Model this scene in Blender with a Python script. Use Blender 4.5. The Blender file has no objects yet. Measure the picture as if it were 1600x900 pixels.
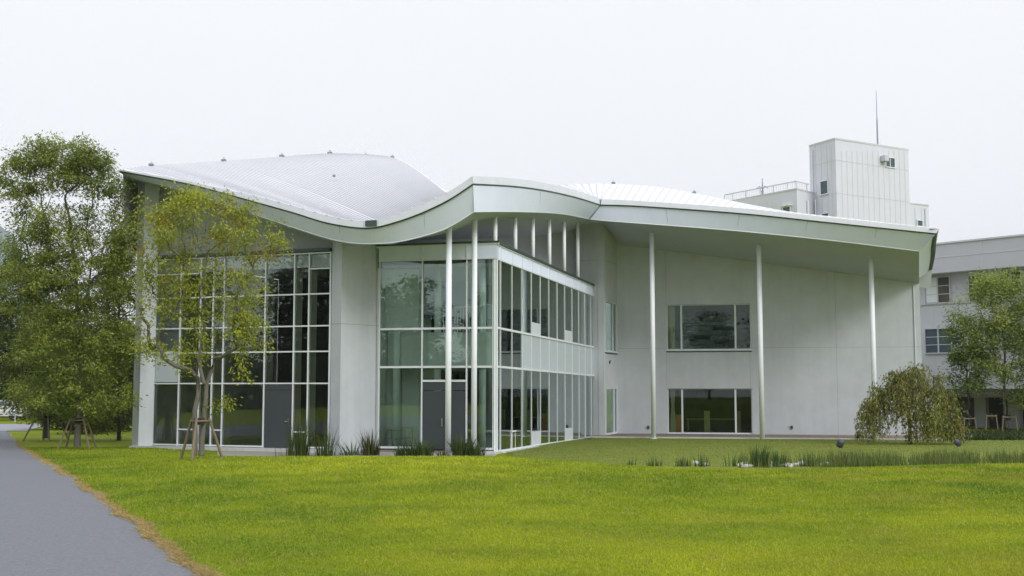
import bpy, bmesh, math, random
import numpy as np
from mathutils import Vector, noise as mnoise
from mathutils.bvhtree import BVHTree
random.seed(7); RNG = np.random.default_rng(7)
SC = bpy.context.scene
C = SC.collection
R = math.radians
# ------------------------------------------------------------------ camera, sky, sun, exposure
W, H, F, EYE = 1600., 900., 1800., 2.4
PITCH = math.atan(155 / F)
cam = bpy.data.objects.new('camera', bpy.data.cameras.new('camera')); C.objects.link(cam)
cam.data.sensor_width = 36; cam.data.lens = 36 * F / W
cam.data.clip_start = 0.1; cam.data.clip_end = 20000
cam.location = (0, 0, EYE); cam.rotation_euler = (math.pi / 2 + PITCH, 0, 0)
SC.camera = cam
SUN_EL, SUN_AZ = 32, 138          # azimuth clockwise from +Y
world = bpy.data.worlds.new('World'); SC.world = world; world.use_nodes = True
nt = world.node_tree; nt.nodes.clear()
wo = nt.nodes.new('ShaderNodeOutputWorld'); bg = nt.nodes.new('ShaderNodeBackground')
sky = nt.nodes.new('ShaderNodeTexSky'); sky.sky_type = 'NISHITA'; sky.sun_disc = False
sky.sun_elevation = R(SUN_EL); sky.sun_rotation = R(SUN_AZ)
sky.air_density = 1.0; sky.dust_density = 4.0
# overcast: the clear sky mostly covered by an even white cloud layer, brighter overhead
tc = nt.nodes.new('ShaderNodeTexCoord'); sp = nt.nodes.new('ShaderNodeSeparateXYZ')
rmp = nt.nodes.new('ShaderNodeMapRange'); rmp.inputs['From Min'].default_value = 0.33; rmp.inputs['From Max'].default_value = 1.0
rmp.inputs['To Min'].default_value = 1.0; rmp.inputs['To Max'].default_value = 1.75
nz = nt.nodes.new('ShaderNodeTexNoise'); nz.inputs['Scale'].default_value = 2.2; nz.inputs['Detail'].default_value = 4
nzr = nt.nodes.new('ShaderNodeMapRange'); nzr.inputs['To Min'].default_value = 0.975; nzr.inputs['To Max'].default_value = 1.025
mul0 = nt.nodes.new('ShaderNodeMath'); mul0.operation = 'MULTIPLY'
cl = nt.nodes.new('ShaderNodeVectorMath'); cl.operation = 'SCALE'; cl.inputs[0].default_value = (9.75, 9.85, 10.1)
mx = nt.nodes.new('ShaderNodeMixRGB'); mx.inputs['Fac'].default_value = 0.93
nt.links.new(tc.outputs['Generated'], sp.inputs[0]); nt.links.new(sp.outputs['Z'], rmp.inputs['Value'])
nt.links.new(tc.outputs['Generated'], nz.inputs['Vector']); nt.links.new(nz.outputs['Fac'], nzr.inputs['Value'])
nt.links.new(rmp.outputs[0], mul0.inputs[0]); nt.links.new(nzr.outputs[0], mul0.inputs[1])
nt.links.new(mul0.outputs[0], cl.inputs['Scale']); nt.links.new(cl.outputs[0], mx.inputs['Color2'])
nt.links.new(sky.outputs[0], mx.inputs['Color1']); nt.links.new(mx.outputs[0], bg.inputs['Color'])
bg.inputs['Strength'].default_value = 0.1
nt.links.new(bg.outputs[0], wo.inputs[0])
sun = bpy.data.objects.new('sun', bpy.data.lights.new('sun', 'SUN')); C.objects.link(sun)
sun.data.energy = 1.45; sun.data.angle = R(20); sun.data.color = (1, .985, .96)
az = R(SUN_AZ); el = R(SUN_EL)
sd = Vector((math.sin(az) * math.cos(el), math.cos(az) * math.cos(el), math.sin(el)))
sun.rotation_euler = sd.to_track_quat('Z', 'Y').to_euler()
SC.view_settings.view_transform = 'Standard'; SC.view_settings.look = 'None'
SC.view_settings.exposure = 0.1; SC.view_settings.gamma = 1
SC.view_settings.use_curve_mapping = False
SC.render.engine = 'CYCLES'
SC.cycles.max_bounces = 6; SC.cycles.transparent_max_bounces = 24
SC.cycles.glossy_bounces = 3; SC.cycles.diffuse_bounces = 4; SC.cycles.caustics_reflective = False

# ------------------------------------------------------------------ measuring helpers
cp, sn = math.cos(PITCH), math.sin(PITCH)
def ray(px, py):
    u = (px - 800) / F; v = (450 - py) / F
    return Vector((u, cp - v * sn, sn + v * cp))
def P(px, py, d):
    r = ray(px, py); k = d / r.y
    return Vector((r.x * k, d, EYE + r.z * k))
def PL(px, d, py=690):                      # plan point
    p = P(px, py, d); return (p.x, p.y)

# ------------------------------------------------------------------ materials
def newmat(name):
    m = bpy.data.materials.new(name); m.use_nodes = True
    b = m.node_tree.nodes['Principled BSDF']; return m, m.node_tree, b
def mat(name, col, rough=.6, metal=0, var=.08, scale=3., bump=0., bscale=60., spec=.5, streak=0, stretch=(1, 1, 1)):
    m, t, b = newmat(name); N = t.nodes; L = t.links
    co = N.new('ShaderNodeTexCoord'); mp = N.new('ShaderNodeMapping'); mp.inputs['Scale'].default_value = stretch
    L.new(co.outputs['Object'], mp.inputs[0])
    n = N.new('ShaderNodeTexNoise'); n.inputs['Scale'].default_value = scale; n.inputs['Detail'].default_value = 6
    n.inputs['Roughness'].default_value = .65
    L.new(mp.outputs[0], n.inputs['Vector'])
    r = N.new('ShaderNodeMapRange'); r.inputs['From Min'].default_value = .25; r.inputs['From Max'].default_value = .75
    r.inputs['To Min'].default_value = 1 - var; r.inputs['To Max'].default_value = 1 + var
    L.new(n.outputs['Fac'], r.inputs['Value'])
    s = N.new('ShaderNodeVectorMath'); s.operation = 'SCALE'; s.inputs[0].default_value = col[:3]
    L.new(r.outputs[0], s.inputs['Scale']); last = s.outputs[0]
    if streak:
        mp2 = N.new('ShaderNodeMapping'); mp2.inputs['Scale'].default_value = (2.2, 2.2, .12)
        L.new(co.outputs['Object'], mp2.inputs[0])
        n2 = N.new('ShaderNodeTexNoise'); n2.inputs['Scale'].default_value = 1.6; n2.inputs['Detail'].default_value = 5
        L.new(mp2.outputs[0], n2.inputs['Vector'])
        r2 = N.new('ShaderNodeMapRange'); r2.inputs['From Min'].default_value = .45; r2.inputs['From Max'].default_value = .8
        r2.inputs['To Min'].default_value = 1; r2.inputs['To Max'].default_value = 1 - streak
        L.new(n2.outputs['Fac'], r2.inputs['Value'])
        s2 = N.new('ShaderNodeVectorMath'); s2.operation = 'SCALE'
        L.new(last, s2.inputs[0]); L.new(r2.outputs[0], s2.inputs['Scale']); last = s2.outputs[0]
    L.new(last, b.inputs['Base Color'])
    b.inputs['Roughness'].default_value = rough; b.inputs['Metallic'].default_value = metal
    b.inputs['Specular IOR Level'].default_value = spec
    if bump:
        n3 = N.new('ShaderNodeTexNoise'); n3.inputs['Scale'].default_value = bscale; n3.inputs['Detail'].default_value = 3
        L.new(co.outputs['Object'], n3.inputs['Vector'])
        bp = N.new('ShaderNodeBump'); bp.inputs['Strength'].default_value = bump; bp.inputs['Distance'].default_value = .01
        L.new(n3.outputs['Fac'], bp.inputs['Height']); L.new(bp.outputs[0], b.inputs['Normal'])
    return m
def glassmat(name, tint, refl=1.0, ior=1.5):
    m = bpy.data.materials.new(name); m.use_nodes = True; t = m.node_tree; t.nodes.clear()
    o = t.nodes.new('ShaderNodeOutputMaterial'); mixs = t.nodes.new('ShaderNodeMixShader')
    tr = t.nodes.new('ShaderNodeBsdfTransparent'); tr.inputs['Color'].default_value = (*tint, 1)
    gl = t.nodes.new('ShaderNodeBsdfGlossy'); gl.inputs['Roughness'].default_value = 0.0; gl.inputs['Color'].default_value = (.88, .98, .96, 1)
    fr = t.nodes.new('ShaderNodeFresnel'); fr.inputs['IOR'].default_value = ior
    mm = t.nodes.new('ShaderNodeMath'); mm.operation = 'MULTIPLY'; mm.inputs[1].default_value = refl; mm.use_clamp = True
    co = t.nodes.new('ShaderNodeTexCoord'); nn = t.nodes.new('ShaderNodeTexNoise'); nn.inputs['Scale'].default_value = .55
    bp = t.nodes.new('ShaderNodeBump'); bp.inputs['Strength'].default_value = .03; bp.inputs['Distance'].default_value = .08
    t.links.new(co.outputs['Object'], nn.inputs['Vector']); t.links.new(nn.outputs['Fac'], bp.inputs['Height'])
    t.links.new(bp.outputs[0], gl.inputs['Normal'])
    t.links.new(fr.outputs[0], mm.inputs[0]); t.links.new(mm.outputs[0], mixs.inputs[0])
    t.links.new(tr.outputs[0], mixs.inputs[1]); t.links.new(gl.outputs[0], mixs.inputs[2]); t.links.new(mixs.outputs[0], o.inputs[0])
    return m
def leafmat(name):
    m = bpy.data.materials.new(name); m.use_nodes = True; t = m.node_tree; t.nodes.clear()
    o = t.nodes.new('ShaderNodeOutputMaterial'); at = t.nodes.new('ShaderNodeAttribute'); at.attribute_name = 'leafcol'
    d = t.nodes.new('ShaderNodeBsdfDiffuse'); tl = t.nodes.new('ShaderNodeBsdfTranslucent'); mi = t.nodes.new('ShaderNodeMixShader')
    g = t.nodes.new('ShaderNodeBsdfGlossy'); g.inputs['Roughness'].default_value = .45; mi2 = t.nodes.new('ShaderNodeMixShader')
    mi.inputs[0].default_value = .38; mi2.inputs[0].default_value = .025
    t.links.new(at.outputs['Color'], d.inputs['Color']); t.links.new(at.outputs['Color'], tl.inputs['Color'])
    t.links.new(d.outputs[0], mi.inputs[1]); t.links.new(tl.outputs[0], mi.inputs[2])
    t.links.new(mi.outputs[0], mi2.inputs[1]); t.links.new(g.outputs[0], mi2.inputs[2]); t.links.new(mi2.outputs[0], o.inputs[0])
    return m
M = {}
M['wall'] = mat('white_stucco', (.535, .57, .60), .85, var=.07, scale=1.2, bump=.35, bscale=45, streak=.07)
M['wallshade'] = mat('shaded_wall', (.32, .34, .36), .85, var=.05, scale=1.5, bump=.2)  # wall over the left glass, eave shade put into the base colour
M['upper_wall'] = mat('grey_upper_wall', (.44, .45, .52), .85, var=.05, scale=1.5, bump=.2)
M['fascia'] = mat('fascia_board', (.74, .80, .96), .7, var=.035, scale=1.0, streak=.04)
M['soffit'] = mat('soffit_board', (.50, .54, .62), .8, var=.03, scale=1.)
M['joint'] = mat('sealant_joint', (.33, .34, .33), .8)
M['gutter'] = mat('gutter_metal', (.74, .76, .82), .42, metal=.3, var=.06, scale=2)
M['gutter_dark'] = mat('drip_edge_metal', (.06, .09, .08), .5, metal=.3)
M['roof'] = mat('standing_seam_roof', (.63, .64, .675), .6, metal=0, var=.05, scale=.35, streak=0)
M['seam'] = mat('roof_seam', (.50, .515, .56), .5, metal=.0)
M['white_metal'] = mat('white_painted_aluminium', (.70, .74, .77), .4, var=.03)
M['column'] = mat('white_painted_steel', (.90, .93, 1.0), .6, var=.03, streak=.03)
M['fin'] = mat('grey_fin', (.74, .75, .60), .6, var=.05)
M['fin_pale'] = mat('pale_fin', (.84, .90, .88), .6, var=.04)
M['glass'] = glassmat('clear_glass', (.91, .985, .955), 1.8)
M['glass_dark'] = glassmat('tinted_glass', (.92, .95, .93), 1.25)
M['glass_win'] = glassmat('window_glass', (.82, .88, .85), .75)
M['glass_side'] = glassmat('side_glass', (.90, .985, .955), 2.8)
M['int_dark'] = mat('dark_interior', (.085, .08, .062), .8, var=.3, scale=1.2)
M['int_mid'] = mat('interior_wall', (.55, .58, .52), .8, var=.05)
M['int_pale'] = mat('pale_interior_wall', (.82, .84, .80), .8, var=.03)
M['int_floor'] = mat('interior_floor', (.34, .34, .31), .35, var=.2, scale=2)
M['int_ceil'] = mat('interior_ceiling', (.7, .72, .7), .8)
M['wood'] = mat('brown_wood_panel', (.17, .10, .055), .5, var=.2, scale=3, stretch=(1, 1, .15))
M['door'] = mat('slate_door', (.045, .055, .062), .45, var=.06)
M['kerb'] = mat('concrete_kerb', (.50, .51, .50), .85, var=.15, scale=4, bump=.4, bscale=30)
M['paving'] = mat('brown_paving', (.21, .16, .13), .85, var=.2, scale=6, bump=.3)
M['blind'] = mat('blind', (.70, .74, .74), .8, var=.03)
M['curtain'] = mat('cream_curtain', (.62, .62, .42), .9, var=.08, scale=5, stretch=(4, 4, .3))
M['book'] = mat('grey_box', (.26, .29, .29), .8, var=.45, scale=3)
M['orange'] = mat('orange_cabinet', (.55, .22, .05), .6)
M['yellow'] = mat('ochre_panel', (.34, .33, .13), .7)
M['lampmetal'] = mat('grey_cast_metal', (.06, .07, .085), .5, metal=.2)
M['tower'] = mat('pale_panel_cladding', (.62, .63, .71), .8, var=.03, scale=.6, streak=.05)
M['tower_joint'] = mat('panel_joint', (.55, .55, .58), .8)
M['pane_blue'] = mat('window_pane', (.05, .08, .11), .15, var=.3, scale=.8, spec=.5)
M['annex'] = mat('grey_render', (.52, .53, .58), .85, var=.05, scale=.8, streak=.07)
M['annex_parapet'] = mat('grey_parapet_panel', (.47, .48, .52), .8, var=.04, scale=.8)
M['bark'] = mat('bark', (.135, .125, .10), .9, var=.3, scale=9, bump=.8, bscale=25, stretch=(3, 3, .6))
M['bark_dark'] = mat('dark_bark', (.055, .05, .045), .9, var=.3, scale=9, bump=.8, bscale=25)
M['stake'] = mat('stake_timber', (.20, .155, .105), .85, var=.25, scale=6, stretch=(4, 4, .5))
M['rope'] = mat('tie_fibre', (.03, .025, .02), .95)
M['stone'] = mat('pale_stone', (.46, .46, .44), .85, var=.2, scale=9, bump=.5)
M['leaf'] = leafmat('leaves')
M['antenna'] = mat('antenna_metal', (.25, .28, .34), .4, metal=.5)
M['white_paint'] = mat('white_car_paint', (.8, .8, .82), .3)
M['black'] = mat('black_rubber', (.02, .02, .02), .7)
M['steel'] = mat('brushed_steel', (.5, .55, .55), .3, metal=.8)

# ------------------------------------------------------------------ object helpers
ORG = {}
def tag(o, label=None, cat=None, group=None, kind=None):
    if label: o['label'] = label
    if cat: o['category'] = cat
    if group: o['group'] = group
    if kind: o['kind'] = kind
    return o
def empty(name, loc, label, cat, group=None):
    o = bpy.data.objects.new(name, None); C.objects.link(o); o.location = loc; o.empty_display_size = .3
    ORG[o.name] = Vector(loc); return tag(o, label, cat, group)
def link_mesh(name, me, parent, org=None):
    o = bpy.data.objects.new(name, me); C.objects.link(o)
    if parent is not None:
        o.parent = parent; ORG[o.name] = ORG[parent.name]
    else:
        ORG[o.name] = Vector(org) if org else Vector((0, 0, 0)); o.location = ORG[o.name]
    return o
class MB:
    def __init__(s): s.v = []; s.f = []; s.m = []
    def add(s, vs, fs, mi=0):
        n = len(s.v); s.v += [tuple(p) for p in vs]; s.f += [tuple(i + n for i in f) for f in fs]; s.m += [mi] * len(fs)
    def hexa(s, p, mi=0):   # 8 points: bottom 4 ccw, top 4
        s.add(p, [(3, 2, 1, 0), (4, 5, 6, 7), (0, 1, 5, 4), (1, 2, 6, 5), (2, 3, 7, 6), (3, 0, 4, 7)], mi)
    def box(s, x0, x1, y0, y1, z0, z1, mi=0):
        s.hexa([(x0, y0, z0), (x1, y0, z0), (x1, y1, z0), (x0, y1, z0), (x0, y0, z1), (x1, y0, z1), (x1, y1, z1), (x0, y1, z1)], mi)
    def prism(s, pts, z0, z1, mi=0):      # z0,z1 numbers or lists
        n = len(pts); a = z0 if hasattr(z0, '__len__') else [z0] * n; b = z1 if hasattr(z1, '__len__') else [z1] * n
        vs = [(p[0], p[1], a[i]) for i, p in enumerate(pts)] + [(p[0], p[1], b[i]) for i, p in enumerate(pts)]
        s.add(vs, [tuple(range(n - 1, -1, -1)), tuple(range(n, 2 * n))] + [(i, (i + 1) % n, n + (i + 1) % n, n + i) for i in range(n)], mi)
    def tube(s, pts, rad, seg=8, mi=0, cap=True):
        pts = [Vector(p) for p in pts]; n = len(pts)
        if not hasattr(rad, '__len__'): rad = [rad] * n
        vs = []
        up = Vector((0, 0, 1))
        for i, p in enumerate(pts):
            t = (pts[min(i + 1, n - 1)] - pts[max(i - 1, 0)]).normalized()
            a = t.cross(up if abs(t.z) < .95 else Vector((1, 0, 0))).normalized(); b = t.cross(a)
            for k in range(seg):
                w = 2 * math.pi * k / seg
                vs.append(p + (a * math.cos(w) + b * math.sin(w)) * rad[i])
        fs = [(i * seg + k, i * seg + (k + 1) % seg, (i + 1) * seg + (k + 1) % seg, (i + 1) * seg + k) for i in range(n - 1) for k in range(seg)]
        if cap: fs += [tuple(range(seg - 1, -1, -1)), tuple(range((n - 1) * seg, n * seg))]
        s.add(vs, fs, mi)
    def grid(s, rows, mi=0):
        n = len(rows[0]); vs = [p for r in rows for p in r]
        s.add(vs, [(i * n + j, i * n + j + 1, (i + 1) * n + j + 1, (i + 1) * n + j) for i in range(len(rows) - 1) for j in range(n - 1)], mi)
    def build(s, name, mats, parent=None, org=None, smooth=False):
        if not isinstance(mats, (list, tuple)): mats = [mats]
        o_ = ORG[parent.name] if parent is not None else (Vector(org) if org else Vector((0, 0, 0)))
        me = bpy.data.meshes.new(name)
        me.from_pydata([(p[0] - o_[0], p[1] - o_[1], p[2] - o_[2]) for p in s.v], [], s.f)
        for m_ in mats: me.materials.append(m_)
        me.polygons.foreach_set('material_index', s.m)
        if smooth: me.polygons.foreach_set('use_smooth', [True] * len(s.f))
        me.update()
        bm = bmesh.new(); bm.from_mesh(me); bmesh.ops.recalc_face_normals(bm, faces=bm.faces); bm.to_mesh(me); bm.free()
        return link_mesh(name, me, parent, org)
class Fac:
    """vertical plane through two plan points; s = metres along, o = metres outward (towards the viewer)"""
    def __init__(f, a, b):
        f.a = Vector(a); f.b = Vector(b); f.L = (f.b - f.a).length; f.d = (f.b - f.a) / f.L
        f.n = Vector((f.d.y, -f.d.x))
        if f.n.dot(-f.a) < 0: f.n = -f.n
    def hit(f, px, py):
        r = ray(px, py); rx, ry = r.x, r.y
        den = rx * f.n.x + ry * f.n.y; k = (f.a.x * f.n.x + f.a.y * f.n.y) / den
        x, y = rx * k, ry * k
        return (x - f.a.x) * f.d.x + (y - f.a.y) * f.d.y, EYE + r.z * k
    def s(f, px, py=640): return f.hit(px, py)[0]
    def z(f, px, py): return f.hit(px, py)[1]
    def p(f, s, z, o=0):
        q = f.a + f.d * s + f.n * o; return Vector((q.x, q.y, z))
    def pt(f, px, py, o=0):
        s, z = f.hit(px, py); return f.p(s, z, o)
    def box(f, mb, s0, s1, z0, z1, o0, o1, mi=0):   # z0/z1 may be (left,right) pairs
        if not hasattr(z0, '__len__'): z0 = (z0, z0)
        if not hasattr(z1, '__len__'): z1 = (z1, z1)
        mb.hexa([f.p(s0, z0[0], o1), f.p(s1, z0[1], o1), f.p(s1, z0[1], o0), f.p(s0, z0[0], o0),
                 f.p(s0, z1[0], o1), f.p(s1, z1[1], o1), f.p(s1, z1[1], o0), f.p(s0, z1[0], o0)], mi)
def lerp(a, b, t): return a + (b - a) * t
def spl(pts, n):
    """Catmull-Rom through 2D/3D points by chord parameter, n samples"""
    pts = [Vector(p) for p in pts]
    q = [pts[0] * 2 - pts[1]] + pts + [pts[-1] * 2 - pts[-2]]
    L = [0]
    for i in range(1, len(pts)): L.append(L[-1] + (pts[i] - pts[i - 1]).length)
    out = []
    for k in range(n):
        x = L[-1] * k / (n - 1); i = 0
        while i < len(pts) - 2 and L[i + 1] < x: i += 1
        t = (x - L[i]) / max(L[i + 1] - L[i], 1e-9)
        p0, p1, p2, p3 = q[i], q[i + 1], q[i + 2], q[i + 3]
        out.append(.5 * ((2 * p1) + (p2 - p0) * t + (2 * p0 - 5 * p1 + 4 * p2 - p3) * t * t + (-p0 + 3 * p1 - 3 * p2 + p3) * t ** 3))
    return out

# ------------------------------------------------------------------ ground
CR_PX = [-400, 250, 420, 780, 850, 950, 1050, 1200, 1350, 1500, 1600, 2200]
CR_Y = [713, 713, 714, 713.5, 719, 728, 733, 734, 732, 727, 725, 724]
def crest(px):
    cy = np.interp(px, CR_PX, CR_Y)
    yc = np.interp(px, [250, 780, 950, 1200], [28, 28, 25, 24])
    return yc, 2.4 - (cy - 603.5) * yc / 1800
def hgt(x, y):
    x = np.asarray(x, float); y = np.asarray(y, float)
    yy = np.maximum(y, 3.)
    px = 800 + F * x / yy
    yc, zc = crest(px)
    base = .80
    t = np.clip(yy / yc, 0, 1); up = base + (zc - base) * t * t * (3 - 2 * t)
    wl = np.clip((px - 250) / 120, 0, 1)                 # 0 = left region with even fall
    yend = lerp(46., 9.5, wl) * 1.0
    yend = np.where(wl > 0, lerp(46., yc + 8.5, wl), 46.)
    k = np.clip((yy - yc) / (yend - yc), 0, 1)
    fall_s = k * k * (3 - 2 * k)
    fall = lerp(k, fall_s, wl)
    low = np.interp(px, [250, 700, 1000, 1600], [0, -.02, -.08, -.1])
    low = low + (0.02 - low) * np.clip((yy - 37) / 12, 0, 1)
    z = np.where(yy <= yc, up, lerp(zc, low, fall))
    # the side by the path falls steadily from the start
    lft = np.clip((330 - px) / 250, 0, 1)
    lin = np.interp(yy, [0, 9, 46, 60], [.80, .80, .02, 0])
    z = lerp(z, lin, lft * .75 * np.clip((yy - 6) / 10, 0, 1))
    z = np.where(yy > 60, np.clip(z, -.02, .02), z)
    return z
def hz(x, y): return float(hgt([x], [y])[0])
def on(px, d, py=690):
    x, y = PL(px, d, py); return Vector((x, y, hz(x, y)))

# ground colour
def lawnmat():
    m, t, b = newmat('lawn'); N = t.nodes; L = t.links
    co = N.new('ShaderNodeTexCoord')
    def noise(sc, det=4, rough=.6, stretch=None):
        n = N.new('ShaderNodeTexNoise'); n.inputs['Scale'].default_value = sc; n.inputs['Detail'].default_value = det; n.inputs['Roughness'].default_value = rough
        if stretch:
            mp = N.new('ShaderNodeMapping'); mp.inputs['Scale'].default_value = stretch; L.new(co.outputs['Object'], mp.inputs[0]); L.new(mp.outputs[0], n.inputs['Vector'])
        else: L.new(co.outputs['Object'], n.inputs['Vector'])
        return n.outputs['Fac']
    def mix(fac, a, bb, lo=.35, hi=.65):
        r = N.new('ShaderNodeMapRange'); r.inputs['From Min'].default_value = lo; r.inputs['From Max'].default_value = hi; L.new(fac, r.inputs['Value'])
        k = N.new('ShaderNodeMixRGB'); L.new(r.outputs[0], k.inputs['Fac'])
        for i, q in ((1, a), (2, bb)):
            if isinstance(q, tuple): k.inputs[i].default_value = (*q, 1)
            else: L.new(q, k.inputs[i])
        return k.outputs[0]
    c1 = mix(noise(.45, 6, .6), (.16, .22, .008), (.24, .27, .010))
    c2 = mix(noise(2.6, 6, .7), (.13, .195, .010), c1, .30, .52)
    c3 = mix(noise(13, 4, .7), c2, (.29, .27, .03), .60, .78)
    fine = mix(noise(75, 3, .8), (.10, .155, .008), c3, .28, .5)
    L.new(fine, b.inputs['Base Color']); b.inputs['Roughness'].default_value = .9; b.inputs['Specular IOR Level'].default_value = .15
    bp = N.new('ShaderNodeBump'); bp.inputs['Strength'].default_value = .7; bp.inputs['Distance'].default_value = .04
    L.new(noise(38, 4, .8), bp.inputs['Height']); L.new(bp.outputs[0], b.inputs['Normal'])
    return m
M['lawn'] = lawnmat(); M['panel'] = mat('white_back_painted_glass', (.50, .56, .60), .12, var=.03)
M['meadow'] = mat('rough_meadow', (.135, .17, .010), .95, var=.22, scale=.8, bump=.8, bscale=30)
M['path'] = mat('pale_asphalt', (.145, .154, .175), .9, var=.26, scale=26, bump=1.0, bscale=70)
M['road'] = mat('grey_road', (.26, .27, .32), .9, var=.05, scale=3)
M['straw'] = mat('dry_straw', (.44, .33, .12), .95, var=.3, scale=18, bump=.8, bscale=70)
M['soil'] = mat('gravel_soil', (.30, .29, .25), .95, var=.35, scale=14, bump=.8, bscale=30)

def ground():
    ys = np.concatenate([np.linspace(-60, 3, 16), np.linspace(3.5, 70, 190), np.geomspace(72, 6000, 40)])
    ts = np.concatenate([-np.geomspace(30, 1.05, 12), np.linspace(-1, 1, 201), np.geomspace(1.05, 30, 12)]) * .62
    V = []; 
    for y in ys:
        for t_ in ts: V.append((t_ * (max(y, 3) + 4 if y < 500 else y), y))
    V = np.array(V); Z = hgt(V[:, 0], V[:, 1])
    # shallow micro undulation
    Z = Z + .015 * np.sin(V[:, 0] * .9) * np.cos(V[:, 1] * .7) * (V[:, 1] < 30) * (V[:, 1] > 5)
    n = len(ts); me = bpy.data.meshes.new('ground')
    fs = [(i * n + j, i * n + j + 1, (i + 1) * n + j + 1, (i + 1) * n + j) for i in range(len(ys) - 1) for j in range(n - 1)]
    me.from_pydata([(a[0], a[1], z) for a, z in zip(V, Z)], [], fs); me.materials.append(M['lawn'])
    me.polygons.foreach_set('use_smooth', [True] * len(fs)); me.update()
    o = link_mesh('lawn', me, None); tag(o, kind='structure'); return o
lawn = ground()
def hgv(x, y): return hz(x, y) + .015 * math.sin(x * .9) * math.cos(y * .7) * (5 < y < 30)
# path edge line in plan
def path_edge(y):       # x of the right edge of the path
    j = .07 * math.sin(y * 2.1) * math.sin(y * .7 + 1) + .02 * math.sin(y * 7.3) + .008 * math.sin(y * 17.1)
    return -2.50 - .468 * (y - 9.8) + j
def strip(name, xfun0, xfun1, y0, y1, n, lift, m, cols=6, jig=0):
    mb = MB(); rows = []
    for i in range(n):
        y = lerp(y0, y1, (i / (n - 1)) ** 1.4); a, b = xfun0(y), xfun1(y)
        rows.append([(lerp(a, b, k / (cols - 1)), y, hgv(lerp(a, b, k / (cols - 1)), y) + lift) for k in range(cols)])
    mb.grid(rows); o = mb.build(name, m, smooth=True); return tag(o, kind='structure')
strip('dry_verge', lambda y: path_edge(y) - .11, lambda y: path_edge(y) + .03 + .04 * math.sin(y * 3.3) * math.sin(y * 1.1 + 2) + .04 * math.sin(y * 11), 2, 60, 500, .012, M['straw'], 5)
strip('path', lambda y: path_edge(y) - 9.0 - y * .1, lambda y: path_edge(y) - .03 + .03 * math.sin(y * 5.1 + 1) + .012 * math.sin(y * 13.7), 2, 64, 500, .022, M['path'], 30)
# cross path and road far left
mb = MB(); mb.grid([[(-90, 76, .03), (-30, 75, .03)], [(-90, 62, .03), (-26.5, 63.5, .03)]]); tag(mb.build('road', M['road']), kind='structure')
mb = MB(); rows = []
for i in range(70):
    px = lerp(800, 1760, i / 69); row = []
    for k in range(24):
        p_ = PL(px, lerp(33.5, 53.2, k / 23)); row.append((p_[0], p_[1], hz(*p_) + .012))
    rows.append(row)
mb.grid(rows); tag(mb.build('meadow', M['meadow'], smooth=True), kind='structure')
# gravel strip at the foot of the glazed fronts
mb = MB(); rows = []
for i in range(60):
    px = lerp(340, 775, i / 59); a = on(px, 38.2); b = on(px, 43.5 + (px < 560) * 0)
    rows.append([(lerp(a.x, b.x, k / 5), lerp(a.y, b.y, k / 5), hz(lerp(a.x, b.x, k / 5), lerp(a.y, b.y, k / 5)) + .012) for k in range(6)])
mb.grid(rows); tag(mb.build('gravel_strip', M['soil'], smooth=True), kind='structure')

# ------------------------------------------------------------------ the main building
BL = Vector((2, 50, 0))
bld = empty('library_building', BL, 'white two storey building with wave shaped metal roof, slim white columns and tall glazed fronts', 'building')
LF = Fac(PL(238, 45.6), PL(515, 42.9))          # left glazed front
AF = Fac(PL(590, 43.9), PL(776, 42.7))          # atrium front
SF = Fac(PL(776.5, 42.7), PL(929, 56.0))        # atrium side
MF = Fac(PL(966, 58.0), PL(1444, 55.4))         # main wall, right
RW = Fac(PL(945, 55.6), PL(966, 58.0))          # return wall with two narrow windows
NW = Fac(PL(906, 56.1), PL(945, 55.6))
UW = Fac(PL(575, 47.0), PL(908, 56.8))          # set back wall above the terrace
# eave planes
EL = Fac(PL(186, 43.6), PL(738, 38.5)); ER = Fac(PL(738, 38.5), PL(940, 52.3)); EM = Fac(PL(940, 52.3), PL(1467, 48.6))
BLp = Fac(PL(197, 44.3), PL(741, 38.9)); BR = Fac(PL(741, 38.9), PL(922, 52.65)); BM = Fac(PL(922, 52.65), PL(1436, 49.4))
gt_L = [(186, 265), (200, 267), (261, 276.5), (302, 284), (342, 293.5), (403, 307), (460, 322), (505, 335), (545, 343), (575, 345.5), (602, 341), (651, 323), (700, 300), (738, 275)]
gb_L = [(186, 267), (200, 269), (261, 280), (302, 288.5), (342, 299), (403, 316), (460, 332), (505, 346), (545, 353.5), (575, 355.5), (602, 351), (651, 335), (700, 312), (739, 286.5)]
bb_L = [(197, 276), (261, 291), (302, 303), (342, 317), (403, 337), (460, 356), (518, 374), (560, 380.5), (602, 380), (635, 375.5), (680, 363.5), (705, 353), (741, 331)]
gt_R = [(738, 275), (800, 278.5), (850, 285.5), (900, 297.5), (940, 311)]
gb_R = [(739, 286.5), (800, 290), (850, 296.5), (900, 307.5), (938.5, 319.5)]
bb_R = [(741, 331), (778, 330.5), (816, 331), (860, 332.5), (890, 336), (922, 342.5)]
gt_M = [(940, 311), (1000, 314), (1160, 325.5), (1300, 340), (1467, 357.5)]
gb_M = [(938.5, 319.5), (1000, 321.5), (1160, 333), (1300, 347.5), (1463, 364.5)]
bb_M = [(922, 342.5), (947, 345), (1000, 349), (1100, 356.5), (1180, 363.5), (1300, 376), (1436, 392.5)]
def curve(fac, pts, n, o=0):
    return [fac.pt(q.x, q.y, o) for q in spl([(a, b) for a, b in pts], n)]
nL, nR, nM = 60, 26, 30
GT = [curve(EL, gt_L, nL), curve(ER, gt_R, nR), curve(EM, gt_M, nM)]
GB = [curve(EL, gb_L, nL), curve(ER, gb_R, nR), curve(EM, gb_M, nM)]
BB = [curve(BLp, bb_L, nL), curve(BR, bb_R, nR), curve(BM, bb_M, nM)]
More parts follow.
